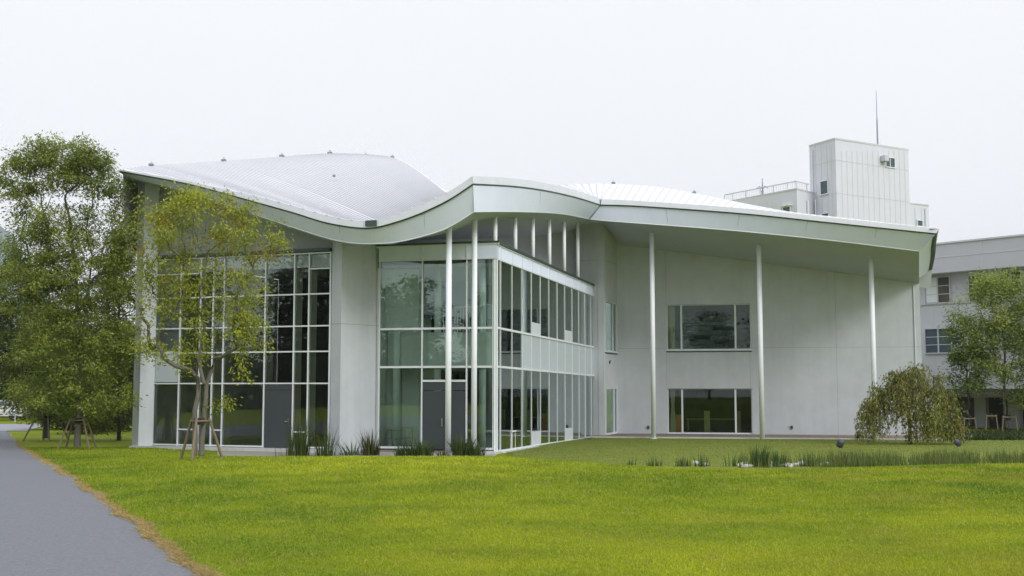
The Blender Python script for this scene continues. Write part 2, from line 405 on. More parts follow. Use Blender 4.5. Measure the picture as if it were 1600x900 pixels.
# right end of the roof
e_gt = GT[2][-1]; e_gb = GB[2][-1]; e_bb = BB[2][-1]
e_gt2 = P(1456, 424, 59.5); e_gb2 = P(1454, 424.5, 59.3); e_bb2 = P(1430, 438, 56.5)
endc = [e_gt, P(1463, 378, 51), P(1461, 400, 54.5), e_gt2]
endb = [e_gb, P(1459, 384, 51), P(1458, 402, 54.5), e_gb2]
def inset(p, k): return Vector((p.x, p.y + k, p.z))
roof = MB()
# gutter (bright) as closed strips, drip edge (dark) below it
gut = MB(); drip = MB()
for a, b in zip(GT, GB):
    rows = [[inset(p, .35) + Vector((0, 0, -.02)) for p in a], [p + Vector((0, .10, .02)) for p in a], a, b, [inset(p, .22) for p in b]]
    gut.grid(rows)
    drip.grid([[p + Vector((0, .03, -.003)) for p in b], [p + Vector((0, .05, -.045)) for p in b], [p + Vector((0, .25, -.05)) for p in b]])
rows = [[p + Vector((-.4, 0, 0)) for p in spl(endc, 8)], spl(endc, 8), spl(endb, 8), [p + Vector((-.25, 0, 0)) for p in spl(endb, 8)]]
drip.grid(rows)
roof_o = None
fas = MB()
LIPS = MB()
for i, (a, b) in enumerate(zip(GB, BB)):
    top = [p + Vector((0, .10, -.045)) for p in a]
    fas.grid([top, b])
    LIPS.grid([[p + Vector((0, -.012, .025)) for p in b], [p + Vector((0, -.02, -.012)) for p in b], [p + Vector((0, .05, -.015)) for p in b]])
ec = spl(endb, 8); eb = [e_bb.lerp(e_bb2, k / 7) for k in range(8)]
fas.grid([[p + Vector((-.12, .02, -.04)) for p in ec], eb])
LIPS.tube([e_bb + Vector((.0, -.01, 0)), GB[2][-1] + Vector((-.05, .05, -.06))], .018, 5)
# vertical panel joints of the fascia
for seg, (a, b) in enumerate(zip(GB, BB)):
    for k in ([18, 36, 50] if seg == 0 else [13] if seg == 1 else [6, 12, 18, 24]):
        q0_ = min(b, key=lambda v: abs(v.x / v.y - a[k].x / a[k].y)); p, q = a[k] + Vector((0, .09, -.05)), q0_ + Vector((0, -.004, .03))
        fas.tube([p, q], .006, 4, 1)
# soffit: outer edge to wall heads
def in_L(i):       # inner line behind the left band: on the left front plane / upper wall
    px = lerp(197, 741, i / (nL - 1))
    return None
inner = []
wallhead = [PL(206, 46), PL(238, 45.7), PL(515, 43.0), PL(575, 47.0)]
UWz = lambda px: float(np.interp(px, [560, 640, 680, 720, 780, 820, 860, 888, 906], [379, 374.5, 374.5, 373, 371, 369, 366, 362, 354]))
innerL = []
for i in range(nL):
    b = BB[0][i]; px = 800 + F * (b.x / (b.y * cp + (b.z - EYE) * sn)) if True else 0
    if px < 560:
        # meet the front wall plane, going slightly up inwards
        s = LF.s(px, 400); q = LF.p(s, 0)
        innerL.append(Vector((q.x, q.y + .12, b.z + .18)))
    else:
        pp = max(590, px)
        q = UW.pt(pp, UWz(pp)); f = min(1, (px - 560) / 60)
        s = LF.s(px, 400); q0 = LF.p(s, 0); q0 = Vector((q0.x, q0.y + .12, b.z + .18))
        innerL.append(q0.lerp(q, f))
innerR = [UW.pt(px, UWz(px)) for px in np.linspace(741, 906, nR)]
mw_top = lambda px: float(np.interp(px, [966, 1018, 1200, 1415, 1444], [382, 388.5, 412, 440, 443.5]))
mpx = list(np.linspace(966, 1436, nM - 5))
innerM = [UW.pt(906, 354) , NW.pt(928, 350), NW.pt(943, 349), RW.pt(950, 360), RW.pt(958, 371)] + [MF.pt(px, mw_top(px)) for px in mpx]
sof = MB()
def patch(outer, inn, bulge=0, n=5):
    rows = []
    for k in range(n):
        t = k / (n - 1)
        rows.append([o.lerp(i_, t) + Vector((0, 0, bulge * math.sin(math.pi * t))) for o, i_ in zip(outer, inn)])
    sof.grid(rows); return rows
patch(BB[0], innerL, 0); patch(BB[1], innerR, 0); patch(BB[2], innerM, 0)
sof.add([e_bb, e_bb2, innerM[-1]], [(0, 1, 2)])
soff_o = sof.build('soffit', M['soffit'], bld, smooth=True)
bm = bmesh.new(); bm.from_mesh(soff_o.data); bm.transform(__import__('mathutils').Matrix.Translation(BL)); bm.faces.ensure_lookup_table(); bvh = BVHTree.FromBMesh(bm)
def soffit_z(x, y, default=8.5):
    h = bvh.ray_cast(Vector((x, y, 0)), Vector((0, 0, 1)))
    return h[0].z if h[0] else default
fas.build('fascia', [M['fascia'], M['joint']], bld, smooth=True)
LIPS.build('fascia_trim', M['white_metal'], bld)
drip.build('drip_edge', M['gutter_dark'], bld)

# ---- left roof: ruled surface from the back edge down to the eave, standing seams along the rulings
Aline = [(192, 264.5), (215, 261.5), (237, 259), (290, 255.5), (348, 252), (395, 248.5), (440, 245), (480, 242), (513, 240.3), (545, 241), (577, 246)]
Ap = spl([(a, b) for a, b in Aline], 73)
def A3(t):
    k = t * 72; i = min(int(k), 71); q = Ap[i].lerp(Ap[i + 1], k - i)
    return P(q.x, q.y, lerp(44.5, 68, t ** .8))
bt = [0, .04, .10, .22, .38, .55, .75, 1]; bx = [205, 300, 420, 530, 592, 628, 664, 699]
gtl = spl([(a, b) for a, b in gt_L], 200); gx = [q.x for q in gtl]; gy = [q.y for q in gtl]
def B3(t):
    px = float(np.interp(t, bt, bx)); py = float(np.interp(px, gx, gy))
    return EL.pt(px, py) + Vector((0, .3, .0))
def ruling(t, n=14):
    a, b = A3(t), B3(t); 
    return [a.lerp(b, k / (n - 1)) + Vector((0, 0, .55 * t * math.sin(math.pi * k / (n - 1)) * (1 if t > .0 else 0))) for k in range(n)]
NS = 66
rf = MB(); rows = [ruling(k / (NS * 2)) for k in range(NS * 2 + 1)]
rf.grid(rows)
last = rows[-1]
rf.grid([last, [p + Vector((.2, .2, -2.2 * (1 - i_ / 13))) for i_, p in enumerate(last)]])
back = [r[0] for r in rows]
rf.grid([back, [p + Vector((0, .5, -3.5)) for p in back]])
# small eave strip between ruling fan and the gutter
rf.grid([[p + Vector((0, .31, -.015)) for p in GT[0]], [p + Vector((0, .05, .0)) for p in GT[0]]])
for k in range(1, NS):
    r_ = ruling(k / NS)
    up = [p + Vector((0, -.0, .055)) for p in r_]
    rf.grid([[p + Vector((0, -.025, .0)) for p in r_], [p + Vector((0, -.012, .03)) for p in r_], [p + Vector((0, .03, .03)) for p in r_]], 1)
# prow roof behind the peak (falls away inwards) 
tail = [p for p, q in zip(GT[0], [q.x for q in spl([(a, b) for a, b in gt_L], nL)]) if q > 695]
Eo = tail + GT[1]
Ki = []
for i, p in enumerate(Eo):
    px = lerp(640, 905, i / (len(Eo) - 1)); py = lerp(318, 306, i / (len(Eo) - 1)); Ki.append(P(px, py, lerp(58, 62, i / (len(Eo) - 1))))
rows = [[a.lerp(b, k / 7) - Vector((0, 0, .5 * math.sin(math.pi * k / 7))) for a, b in zip(Eo, Ki)] for k in range(8)]
rf.grid(rows)
# right roof: gutter to ridge
Cl = spl([(868, 290), (900, 287.5), (935, 286.5), (960, 287), (1010, 290.5), (1060, 297), (1130, 311), (1180, 321), (1240, 331.5), (1330, 341.5), (1462, 356.5)], 120)
cx = [q.x for q in Cl]; cy = [q.y for q in Cl]
def C3(px): 
    return P(px, float(np.interp(px, cx, cy)) , lerp(63, 58, (px - 868) / 600))
gml = spl([(a, b) for a, b in gt_M], 120); gmx = [q.x for q in gml]; gmy = [q.y for q in gml]
def G3(px): return EM.pt(px, float(np.interp(px, gmx, gmy))) + Vector((0, .3, -.01))
rows = []
NP = 90
def rr(k):      # k 0..1 : gutter px, ridge px (lines lean to the right)
    g = lerp(940, 1462, k); c = min(g + lerp(16, 8, k), 1462); return g, c
def rline(k, n=7):   # one standing seam
    g, c = rr(k); a, b = G3(g), C3(c)
    return [a.lerp(b, j / (n - 1)) + Vector((0, 0, .02 * math.sin(math.pi * j / (n - 1)))) for j in range(n)]
rf.grid([rline(k / NP) for k in range(NP + 1)])
rl0 = rline(0)
corner = C3(868)
rf.grid([rl0, [a.lerp(C3(868 + (956 - 868) * j / 6), .9) if j else a for j, a in enumerate(rl0)]])
rf.add([G3(940), ER.pt(915, 302) + Vector((0, .3, 0)), C3(868), C3(900), C3(935), C3(956)], [(0, 1, 2), (0, 2, 3), (0, 3, 4), (0, 4, 5)])
for k in range(44):
    r_ = rline(k / 44)
    rf.grid([[p + Vector((-.012, -.0, .0)) for p in r_], [p + Vector((-.012, 0, .02)) for p in r_], [p + Vector((.02, 0, .02)) for p in r_], [p + Vector((.02, 0, 0)) for p in r_]], 2)
for c in (872, 884, 896, 908, 920, 932, 944):
    a = C3(c); b = ER.pt(min(938, 868 + (c - 868) * .95), 300); gg = G3(940).lerp(ER.pt(905, 299) + Vector((0, .3, 0)), (944 - c) / 72)
    rf.tube([a + Vector((0, 0, .01)), gg + Vector((0, 0, .01))], .014, 4, 2)
cb = [C3(c) for c in np.linspace(868, 1462, 50)]
rf.grid([cb, [p + Vector((0, 1, -3)) for p in cb]])
roof_o = rf.build('roof', [M['roof'], M['seam'], M['tower_joint']], bld, smooth=True)
gut.build('gutter', M['gutter'], roof_o)
# ridge anchors and outlet box
def anchor(p, s=1.):
    s *= .55
    a = MB(); a.box(p.x - .18 * s, p.x + .18 * s, p.y - .1, p.y + .1, p.z - .05, p.z + .06 * s)
    a.tube([p + Vector((-.07 * s, 0, .05)), p + Vector((-.03 * s, 0, .22 * s)), p + Vector((.03 * s, 0, .22 * s)), p + Vector((.07 * s, 0, .05))], .025 * s, 5)
    a.build('roof_anchor', M['antenna'], roof_o)
for t_ in (.12, .41, .645, .84, .985): anchor(A3(t_) + Vector((0, -.05, .04)), .9 + t_ * .5)
anchor(A3(1).lerp(B3(1), .42) + Vector((0, 0, .55)), .9)
anchor(C3(958) + Vector((0, -.1, .02)), 1.0); anchor(C3(1084) + Vector((0, -.1, .02)), 1.0)
anchor(P(1003, 0, 1) if False else A3(.55).lerp(B3(.55), .62) + Vector((0, 0, .5)), .5)
ob = MB(); s0, z0 = EL.hit(572, 349); EL.box(ob, s0, s0 + .42, z0 - .11, z0 + .09, .0, .07); ob.build('overflow_outlet', M['gutter_dark'], roof_o)
# gutter stay brackets
gb_ = MB()
for k in range(20, 56, 2):
    gb_ = MB(); p = GT[0][k]; gb_.box(p.x - .03, p.x + .03, p.y - .02, p.y + .2, p.z - .01, p.z + .045)
    gb_.build('gutter_bracket', M['gutter'], roof_o)

# ---- walls -------------------------------------------------------
def zt_left(s):    # top of left front wall
    return None
wl = MB()
# pillar A
pA = [PL(206, 45.9), PL(216, 45.2), PL(238, 45.5), PL(240, 46.3), PL(208, 47.2)]
zt = [soffit_z(p[0], p[1], 10.9) + .02 for p in pA]; zt = [max(zt)] * 5
pm = MB(); pm.prism(pA, -.1, zt, 0); pm.build('pillar', M['wall'], bld)
# left side wall going back
a0 = PL(207, 46.6); a1 = PL(196, 60)
wl.prism([a0, (a0[0] + .35, a0[1]), (a1[0] + .35, a1[1]), a1], -.1, 10.4, 0)
# pillar B
pB = [PL(515.5, 42.9), PL(530.5, 42.45), PL(590, 44.1), PL(590, 46.5), PL(515.5, 46.5)]
pm = MB(); pm.prism(pB, -.1, 8.6, 0)
jz = LF.z(515, 507)
f1 = Fac(pB[0], pB[1]); f1.box(pm, 0, f1.L, jz, jz + .02, .0, .004, 1)
f2 = Fac(pB[1], pB[2]); f2.box(pm, 0, f2.L, jz, jz + .02, .0, .004, 1)
pm.build('pillar', [M['wall'], M['joint']], bld)
# wall above the left glass
zg = LF.z(515, 393.5); s515 = LF.s(515)
hm = MB(); n = 20
for i in range(n):
    sa, sb = -.02 + s515 * i / n, -.02 + s515 * (i + 1) / n
    pa, pb = LF.p(sa, 0), LF.p(sb, 0)
    za, zb = soffit_z(pa.x, pa.y + .1, 9) + .05, soffit_z(pb.x, pb.y + .1, 9) + .05
    LF.box(hm, sa, sb, zg + .12, (max(za, zg + .2), max(zb, zg + .2)), -.3, -.06)
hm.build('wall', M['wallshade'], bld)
# upper set-back wall above the terrace
um = MB(); pxs = list(np.linspace(575, 914, 26))
for a, b in zip(pxs[:-1], pxs[1:]):
    UW.box(um, UW.s(a, 400), UW.s(b, 400), 5.5, (UW.z(a, UWz(a)) + .05, UW.z(b, UWz(b)) + .05), -.3, 0)
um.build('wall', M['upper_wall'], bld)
# nose wall + return wall + main wall with openings
def wall_with_holes(f, s0, s1, z0, ztop, holes, th=.3, name='wall', m='wall', joints=(), reveal=.0, nseg=10):
    """vertical slabs; ztop(s) -> height. holes: (sa,sb,za,zb)"""
    mb = MB(); cuts = sorted(set([s0, s1] + [h[0] for h in holes] + [h[1] for h in holes]))
    seg = []
    for a, b in zip(cuts[:-1], cuts[1:]):
        k = max(1, int((b - a) / ((s1 - s0) / nseg))); seg += [(lerp(a, b, i / k), lerp(a, b, (i + 1) / k)) for i in range(k)]
    for a, b in seg:
        mid = (a + b) / 2; hs = sorted([(h[2], h[3]) for h in holes if h[0] - 1e-6 < mid < h[1] + 1e-6]); z = z0
        for (ha, hb) in hs: f.box(mb, a, b, z, ha, -th, 0); z = hb
        f.box(mb, a, b, z, (ztop(a), ztop(b)), -th, 0)
    for j in joints:
        if j[0] == 'h':
            f.box(mb, j[1], j[2], j[3], j[3] + .016, 0, .003, 1)
        else: f.box(mb, j[1], j[1] + .014, j[2], j[3], 0, .003, 1)
    return mb.build(name, [M[m], M['joint']], bld)
def sz(f, th=.05):
    def g(s):
        p = f.p(s, 0, .03); return soffit_z(p.x, p.y, 9.5) + th
    return g
def zline(f, pa, ya, pb, yb):
    def g(s):
        sa, za = f.hit(pa, ya); sb, zb = f.hit(pb, yb); return za + (zb - za) * (s - sa) / (sb - sa) + .06
    return g
nj = NW.z(945, 406)
nwall = MB()
NW.box(nwall, 0, NW.L, -.1, 10.9, -.3, 0); NW.box(nwall, 0, NW.L, nj, nj + .016, 0, .003, 1); 
NW.box(nwall, 0, NW.L, NW.z(940, 542), NW.z(940, 542) + .016, 0, .003, 1)
nwall.build('wall', [M['wall'], M['joint']], bld)
rh = [(RW.s(946, 600), RW.s(964.5, 600), RW.z(946, 549), RW.z(946, 470)), (RW.s(946, 600), RW.s(964.5, 600), .12, RW.z(946, 606.5))]
wall_with_holes(RW, -.0, RW.L, -.1, lambda s: 10.9 - .25 * s, rh, joints=[('h', 0, RW.L, nj)], nseg=2)
mtop = zline(MF, 966, 382, 1436, 442.5)
w1s = (MF.s(1042, 510), MF.s(1173, 510)); w1z = (MF.z(1100, 547), MF.z(1100, 475.5)); w2z = (MF.z(1100, 678), MF.z(1100, 607))
mh = [(w1s[0], w1s[1], w1z[0], w1z[1]), (w1s[0], w1s[1], w2z[0], w2z[1])]
jzm = MF.z(1200, 543.5)
wall_with_holes(MF, 0, MF.L, -.1, mtop, mh, joints=[('h', 0, w1s[0], jzm), ('h', w1s[1], MF.L, jzm)] +
    [('v', MF.s(px), .1, 8.0 if px > 1200 else 9) for px in (1309,)] + [('v', MF.s(1042), w1z[1], mtop(w1s[0]) - .2), ('v', MF.s(1042), w2z[1], w1z[0]), ('v', MF.s(1173), w2z[1], w1z[0]), ('v', MF.s(1042), -.05, w2z[0]), ('v', MF.s(1309), 8, 8.1)])
# end wall at the right going back and body behind
eb0 = MF.p(MF.L, 0); em = MB(); em.prism([(eb0.x - .3, eb0.y + .0), (eb0.x - .002, eb0.y + .31), (eb0.x + .3, eb0.y + 14), (eb0.x - .1, eb0.y + 14)], -.1, 7.4); em.build('wall', M['wall'], bld)
# plinth / apron strips
ap = MB()
MF.box(ap, -2.0, MF.L + .2, -.1, .10, .01, 3.0, 0); ap2 = MB()
MF.box(ap2, -1.4, MF.L + .3, -.25, .075, 3.0, 3.3, 0)
ap.build('apron_paving', M['paving'], bld); ap2.build('apron_kerb', M['kerb'], bld)
lk = MB(); LF.box(lk, LF.s(216, 690), LF.L + .2, -.3, .12, -.1, .55); lk.build('front_kerb', M['kerb'], bld)
sk = MB(); SF.box(sk, -.1, SF.L - .1, -.3, .02, -.05, .28); AF.box(sk, AF.L - 1.5, AF.L + .2, -.3, .06, .02, .9); AF.box(sk, -.1, AF.L - 1.5, -.3, -.02, .6, 2.2); sk.build('kerb', M['kerb'], bld)
tp = MB(); AF.box(tp, -.3, AF.L - 1.5, -.3, .05, .02, .6); tp.build('terrace_paving', M['paving'], bld)
# wall vents
for px, py in ((1013, 668), (1237, 668), (952, 566)):
    f = MF if px > 970 else RW if px > 945 else NW
    v = MB(); s_, z_ = f.hit(px, py); f.box(v, s_ - .05, s_ + .05, z_ - .07, z_ + .07, 0.0, .05); f.box(v, s_ - .06, s_ + .06, z_ + .05, z_ + .085, .05, .09); v.build('wall_vent', M['lampmetal'], bld)

# ---- glazed fronts ------------------------------------------------
def glazed(f, xs, zs_h, s0, s1, z0, z1, gm, name='glass_wall', mw=.048, fin=None, finm='fin', extra=(), vtop=None, transom=.052):
    """xs: mullion s positions; zs_h: list of (z,sa,sb)"""
    root = bpy.data.objects.new(name, None)
    fr = MB()
    for s in xs: f.box(fr, s - mw / 2, s + mw / 2, z0, z1, -.06, .04)
    for h in zs_h:
        z, sa, sb = h[:3]
        xx = [sa] + [x for x in xs if sa + .03 < x < sb - .03] + [sb]
        for a, b in zip(xx[:-1], xx[1:]):
            f.box(fr, a + mw / 2 * (a in xs), b - mw / 2 * (b in xs), z - transom / 2, z + transom / 2, -.05, .032)
    return fr
def zf(f, px, py): return f.z(px, py)
gw = None
# left front
lx = [LF.s(p) for p in (239.5, 278.6, 310, 330, 347, 412, 457.5, 480.5, 514)]
z_top = LF.z(515, 394.5); s_ = lx
zh = [(z_top, s_[0], s_[-1]), (LF.z(280, 428.5), s_[0], s_[2]), (LF.z(500, 419.5), s_[7], s_[8])]
for y_ in (459, 509, 549, 599): zh.append((LF.z(500, y_), s_[0], s_[-1]))
zh += [(LF.z(300, 671), s_[1], s_[2]), (LF.z(340, 672), s_[3], s_[4]), (LF.z(470, 675), s_[6], s_[7]), (.17, s_[0], s_[5]), (.17, s_[6], s_[-1])]
gb = MB(); LF.box(gb, s_[0], s_[-1], .13, z_top, -.022, -.01)
g1 = gb.build('glass_wall', M['glass_dark'], bld)
glazed(LF, s_, zh, 0, 0, .13, z_top + .03, None).build('frame', M['white_metal'], g1)
cap = MB(); LF.box(cap, s_[0] - .1, s_[-1], z_top + .05, z_top + .17, -.1, .12); cap.build('flashing', M['gutter_dark'], g1)
for s in s_[1:-1]:
    fn = MB(); LF.box(fn, s - .045, s + .045, .13, z_top - .02, -.5, -.07); fn.build('fin', M['fin'], g1)
bl_ = MB(); 
for a, b in zip(s_[2:-1], s_[3:]): LF.box(bl_, a + .06, b - .02, LF.z(500, 417), z_top - .05, -.10, -.08)
for a, b in zip(s_[0:2], s_[1:3]): LF.box(bl_, a + .05, b - .02, LF.z(280, 426), z_top - .05, -.10, -.08)
bl_.build('roller_blind', M['blind'], g1)
sp_ = MB(); LF.box(sp_, s_[0] + .05, s_[1] - .05, LF.z(260, 597), LF.z(260, 549), -.009, .004); sp_.build('spandrel_panel', M['panel'], g1)
sp_ = MB(); LF.box(sp_, s_[0] + .05, s_[1] - .05, LF.z(260, 546), LF.z(260, 430), -.16, -.12); sp_.build('lining_panel', M['annex'], g1)
dr = MB(); LF.box(dr, s_[5] + .05, s_[6] - .05, .14, LF.z(435, 601.5), -.008, .012); LF.box(dr, s_[5] + .05, s_[6] - .05, LF.z(435, 610), LF.z(435, 609), .012, .018, 1)
d1 = dr.build('door', [M['door'], M['black']], bld)
hd = MB(); hs, hzz = LF.hit(449, 658.5); LF.box(hd, hs - .09, hs + .07, hzz - .02, hzz + .02, .03, .06); LF.box(hd, hs + .03, hs + .07, hzz + .06, hzz + .1, .012, .04); LF.box(hd, hs + .04, hs + .07, hzz - .02, hzz + .02, .012, .03); hd.build('handle', M['steel'], d1)
# hall interior
def room(f, s0, s1, z0, z1, depth, wallm, floorm, ceilm, name, sides=True, o0=-.66):
    mb = MB()
    f.box(mb, s0, s1, z0 - .1, z0, -depth, o0, 1)
    f.box(mb, s0, s1, z1, z1 + .1, -depth, o0, 2)
    f.box(mb, s0, s1, z0, z1, -depth - .1, -depth, 0)
    if sides:
        f.box(mb, s0 - .1, s0, z0, z1, -depth, -.32, 0); f.box(mb, s1, s1 + .1, z0, z1, -depth, -.32, 0)
    return mb.build(name, [M[wallm], M[floorm], M[ceilm]], bld)
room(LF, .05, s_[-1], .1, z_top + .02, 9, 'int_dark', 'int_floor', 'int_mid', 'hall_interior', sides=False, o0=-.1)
iw = MB(); LF.box(iw, -.1, .04, .1, z_top, -9, -.17); iw.build('inner_wall', M['int_pale'], bld); iw = MB(); LF.box(iw, s_[-1] + .0, s_[-1] + .1, .1, z_top, -9, -4); iw.build('inner_wall', M['int_mid'], bld)
gl = MB(); s1_, z1_ = LF.hit(401, 450); q = LF.p(s1_, z1_, -2.5)
# atrium front --------------------------------------------------------
ax = [AF.s(p, 640) for p in (592, 659, 729, 770.5, 776)]
zA = {k: AF.z(740, v) for k, v in dict(top=380.5, fb=405.5, m1=512.5, m2=573).items()}
zaf = AF.z(740, 595)
fr = MB()
for i, s in enumerate(ax):
    w = .05 if i != 3 else .035
    AF.box(fr, s - w / 2, s + w / 2, .1, zA['fb'], -.06, .04)
for z in (zA['m1'], zA['m2'], .14):
    for a, b in zip(ax[:-1], ax[1:]): 
        if z < .2 and a == ax[1]: continue
        AF.box(fr, a + .03, b - .03, z - .04, z + .04, -.05, .035)
AF.box(fr, ax[1] + .03, ax[2] - .03, zaf - .04, zaf + .04, -.05, .035)
gb = MB(); 
AF.box(gb, ax[0], ax[1], .1, zA['fb'], -.022, -.01); AF.box(gb, ax[1], ax[2], zaf, zA['fb'], -.022, -.01); AF.box(gb, ax[2], ax[4], .1, zA['fb'], -.022, -.01)
g2 = gb.build('glass_wall', M['glass'], bld); fr.build('frame', M['white_metal'], g2)
dr = MB(); mid = (ax[1] + ax[2]) / 2
AF.box(dr, ax[1] + .03, mid - .006, .1, AF.z(740, 611), -.03, .0); AF.box(dr, mid + .006, ax[2] - .03, .1, AF.z(740, 611), -.03, .0)
AF.box(dr, ax[1] + .03, ax[2] - .03, AF.z(740, 610), zaf - .04, -.035, -.005)
d2 = dr.build('door', M['door'], bld)
hd = MB(); AF.box(hd, mid - .08, mid - .05, .95, 1.25, .03, .06); AF.box(hd, mid - .08, mid - .05, 1.2, 1.22, 0, .03); AF.box(hd, mid - .08, mid - .05, .98, 1.0, 0, .03); hd.build('handle', M['steel'], d2)
# atrium side ---------------------------------------------------------
sx_px = [776.8, 781.5, 800, 815.5, 830.5, 844.5, 858, 871, 883, 894.5, 905, 914.5, 924, 929]
sx = [SF.s(p, 620) for p in sx_px]
def zz2(pn, yn, pf, yf):
    sa, za = SF.hit(pn, yn); sb, zb = SF.hit(pf, yf)
    return lambda s: za + (zb - za) * (s - sa) / (sb - sa)
zT = zz2(778, 380.5, 929, 447); zFB = zz2(778, 405, 929, 463); zM1 = zz2(778, 512.5, 929, 543); zM2 = zz2(778, 573, 929, 587); zB = lambda s: .03 if s < 6 else lerp(.03, -.02, (s - 6) / 9)
fr = MB(); gb = MB(); sp_ = MB()
for i, s in enumerate(sx):
    if i == 1: SF.box(fr, s - .02, s + .02, zB(s), zFB(s), -.05, .03); continue
    SF.box(fr, s - .022, s + .022, zB(s), zT(s) - .12, -.05, .012)
for i, (a, b) in enumerate(zip(sx[:-1], sx[1:])):
    for zf_ in (zM1, zM2): SF.box(fr, a + .03, b - .03, (zf_(a) - .04, zf_(b) - .04), (zf_(a) + .04, zf_(b) + .04), -.05, .04)
    SF.box(fr, a + .03, b - .03, (zB(a) - .05, zB(b) - .05), (zB(a) + .05, zB(b) + .05), -.05, .04)
    SF.box(fr, a + .03, b - .03, (zFB(a) - .03, zFB(b) - .03), (zFB(a) + .03, zFB(b) + .03), -.05, .035)
    SF.box(gb, a, b, (zB(a), zB(b)), (zFB(a), zFB(b)), -.022, -.01)
    if i >= 3: SF.box(sp_, a + .02, b - .02, (zM2(a) + .05, zM2(b) + .05), (zM1(a) - .05, zM1(b) - .05), -.009, .002)
g3 = gb.build('glass_wall', M['glass_side'], bld); fr.build('frame', M['white_metal'], g3); sp_.build('spandrel_panel', M['panel'], g3)
for i, s in enumerate(sx[2:9]):
    for za_, zb_ in ((zB(s), zM2(s) - .06), (zM1(s) + .06, zFB(s) - .04)):
        fn = MB(); SF.box(fn, s - .03, s + .03, za_, zb_, -.36, -.055); fn.build('fin', M['fin_pale'], g3)
for (pa, pb, za_, zb_) in ((830.5, 844.5, 0, .58), (883, 894.5, 0, .58), (830.5, 844.5, 1, .52), (883, 894.5, 1, .52)):
    a, b = SF.s(pa, 620), SF.s(pb, 620); q = MB(); base = zB if za_ == 0 else zM1
    SF.box(q, a + .03, b - .03, (base(a) + .05, base(b) + .05), (base(a) + zb_, base(b) + zb_), -.05, .0); q.build('opening_panel', M['wall'], g3)
# corner post + fascia boxes
cpst = MB(); q0 = AF.p(AF.L, 0); cpst.box(q0.x - .1, q0.x + .04, q0.y - .02, q0.y + .12, .05, zA['fb']); cpst.build('corner_post', M['fin_pale'], g2)
pf = MB(); 
AF.box(pf, -.0, AF.L + .02, zA['fb'] + .03, zA['top'] - .06, -.2, .05)
for s in (ax[1], ax[2]): AF.box(pf, s - .02, s + .02, zA['fb'], zA['top'] - .06, .05, .075, 1)
AF.box(pf, 0, AF.L + .05, zA['fb'] - .0, zA['fb'] + .05, .05, .07, 1); 
for i, (a, b) in enumerate(zip(sx[:-1], sx[1:])):
    SF.box(pf, a, b, (zFB(a) + .03, zFB(b) + .03), (zT(a) - .1, zT(b) - .1), -.2, .02)
    SF.box(pf, a - .015, a + .015, zFB(a), zT(a) - .1, .02, .05, 1)
    SF.box(pf, a, b, (zT(a) - .1, zT(b) - .1), (zT(a) - .05, zT(b) - .05), -.25, .06, 1)
    SF.box(pf, a, b, (zT(a) - .05, zT(b) - .05), (zT(a) + .05, zT(b) + .05), -.3, .1, 2)
AF.box(pf, -.1, AF.L + .1, zA['top'] - .06, zA['top'] - .0, -.3, .08, 1); AF.box(pf, -.1, AF.L + .12, zA['top'], zA['top'] + .07, -.3, .11, 2)
pf.build('parapet', [M['fascia'], M['white_metal'], M['gutter_dark']], bld)
# terrace deck over the atrium box
td = MB(); c0 = AF.p(0, 0, -.3); c1 = AF.p(AF.L - .25, 0, -.3); c2 = SF.p(SF.L, 0, -.3); u0 = UW.p(0, 0, .0); u1 = UW.p(UW.s(905, 400), 0, 0)
td.prism([(c0.x, c0.y), (c1.x, c1.y), (c2.x, c2.y), (u1.x, u1.y), (u0.x, u0.y)], 7.25, 7.45); td.build('terrace_deck', M['kerb'], bld)
# atrium interior: floor plates, slab edge, columns, wood wall, back wall
at = MB()
bk0 = AF.p(-.5, 0, -8.5); bk1 = SF.p(SF.L, 0, -6)
fl = [(c0.x, c0.y + .3), (c1.x, c1.y + .3), SF.p(SF.L, 0, -.5)[:2], (bk1.x - 1, bk1.y + 1), (bk0.x, bk0.y)]
at.prism(fl, .0, .08, 1); 
sl = [AF.p(0, 0, -1.0)[:2], AF.p(AF.L - .7, 0, -1.0)[:2], SF.p(SF.L, 0, -.7)[:2], (bk1.x - 1, bk1.y + 1), (bk0.x, bk0.y)]
at.prism(sl, zA['m2'] - .02, zA['m1'] - .1, 2)
at.prism(fl, 7.0, 7.1, 2)
fb_ = Fac((bk0.x - 4, bk0.y - .9), (bk1.x - 1, bk1.y + 1)); fb_.box(at, 0, fb_.L, .08, 7.0, -.1, 0, 0)
fb2 = Fac((bk1.x - 1, bk1.y + 1), (SF.p(SF.L, 0, -.1).x, SF.p(SF.L, 0, -.1).y + .3)); fb2.box(at, 0, fb2.L, .08, 7.0, -.1, 0, 3)
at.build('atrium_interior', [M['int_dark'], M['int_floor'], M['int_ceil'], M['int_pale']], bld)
for args in ((AF.s(590), AF.s(644), zA['m1'] + .02, 6.95, -.75, -.65), (-.2, -.02, .1, 6.95, -5, -.1),
             (AF.s(592), AF.s(619), .1, zA['m2'] - .05, -2.6, -2.5), (AF.s(592), AF.s(642), AF.z(610, 591), zA['m2'] - .05, -2.8, -2.62),
             (AF.s(655), AF.L - .75, zA['m2'] + .0, zA['m1'] - .12, -1.02, -.98)):
    iw = MB(); AF.box(iw, *args); iw.build('inner_wall', M['int_pale'], bld)
iw = MB(); SF.box(iw, SF.s(883.5), SF.L, .1, 6.9, -.14, -.11); iw.build('inner_wall', M['int_pale'], bld)  # pale sheet added close behind the far side panes to brighten them
wd = MB(); AF.box(wd, AF.s(620), AF.s(655), .1, AF.z(610, 577), -3.0, -2.9); wd.build('wood_panel_wall', M['wood'], bld)
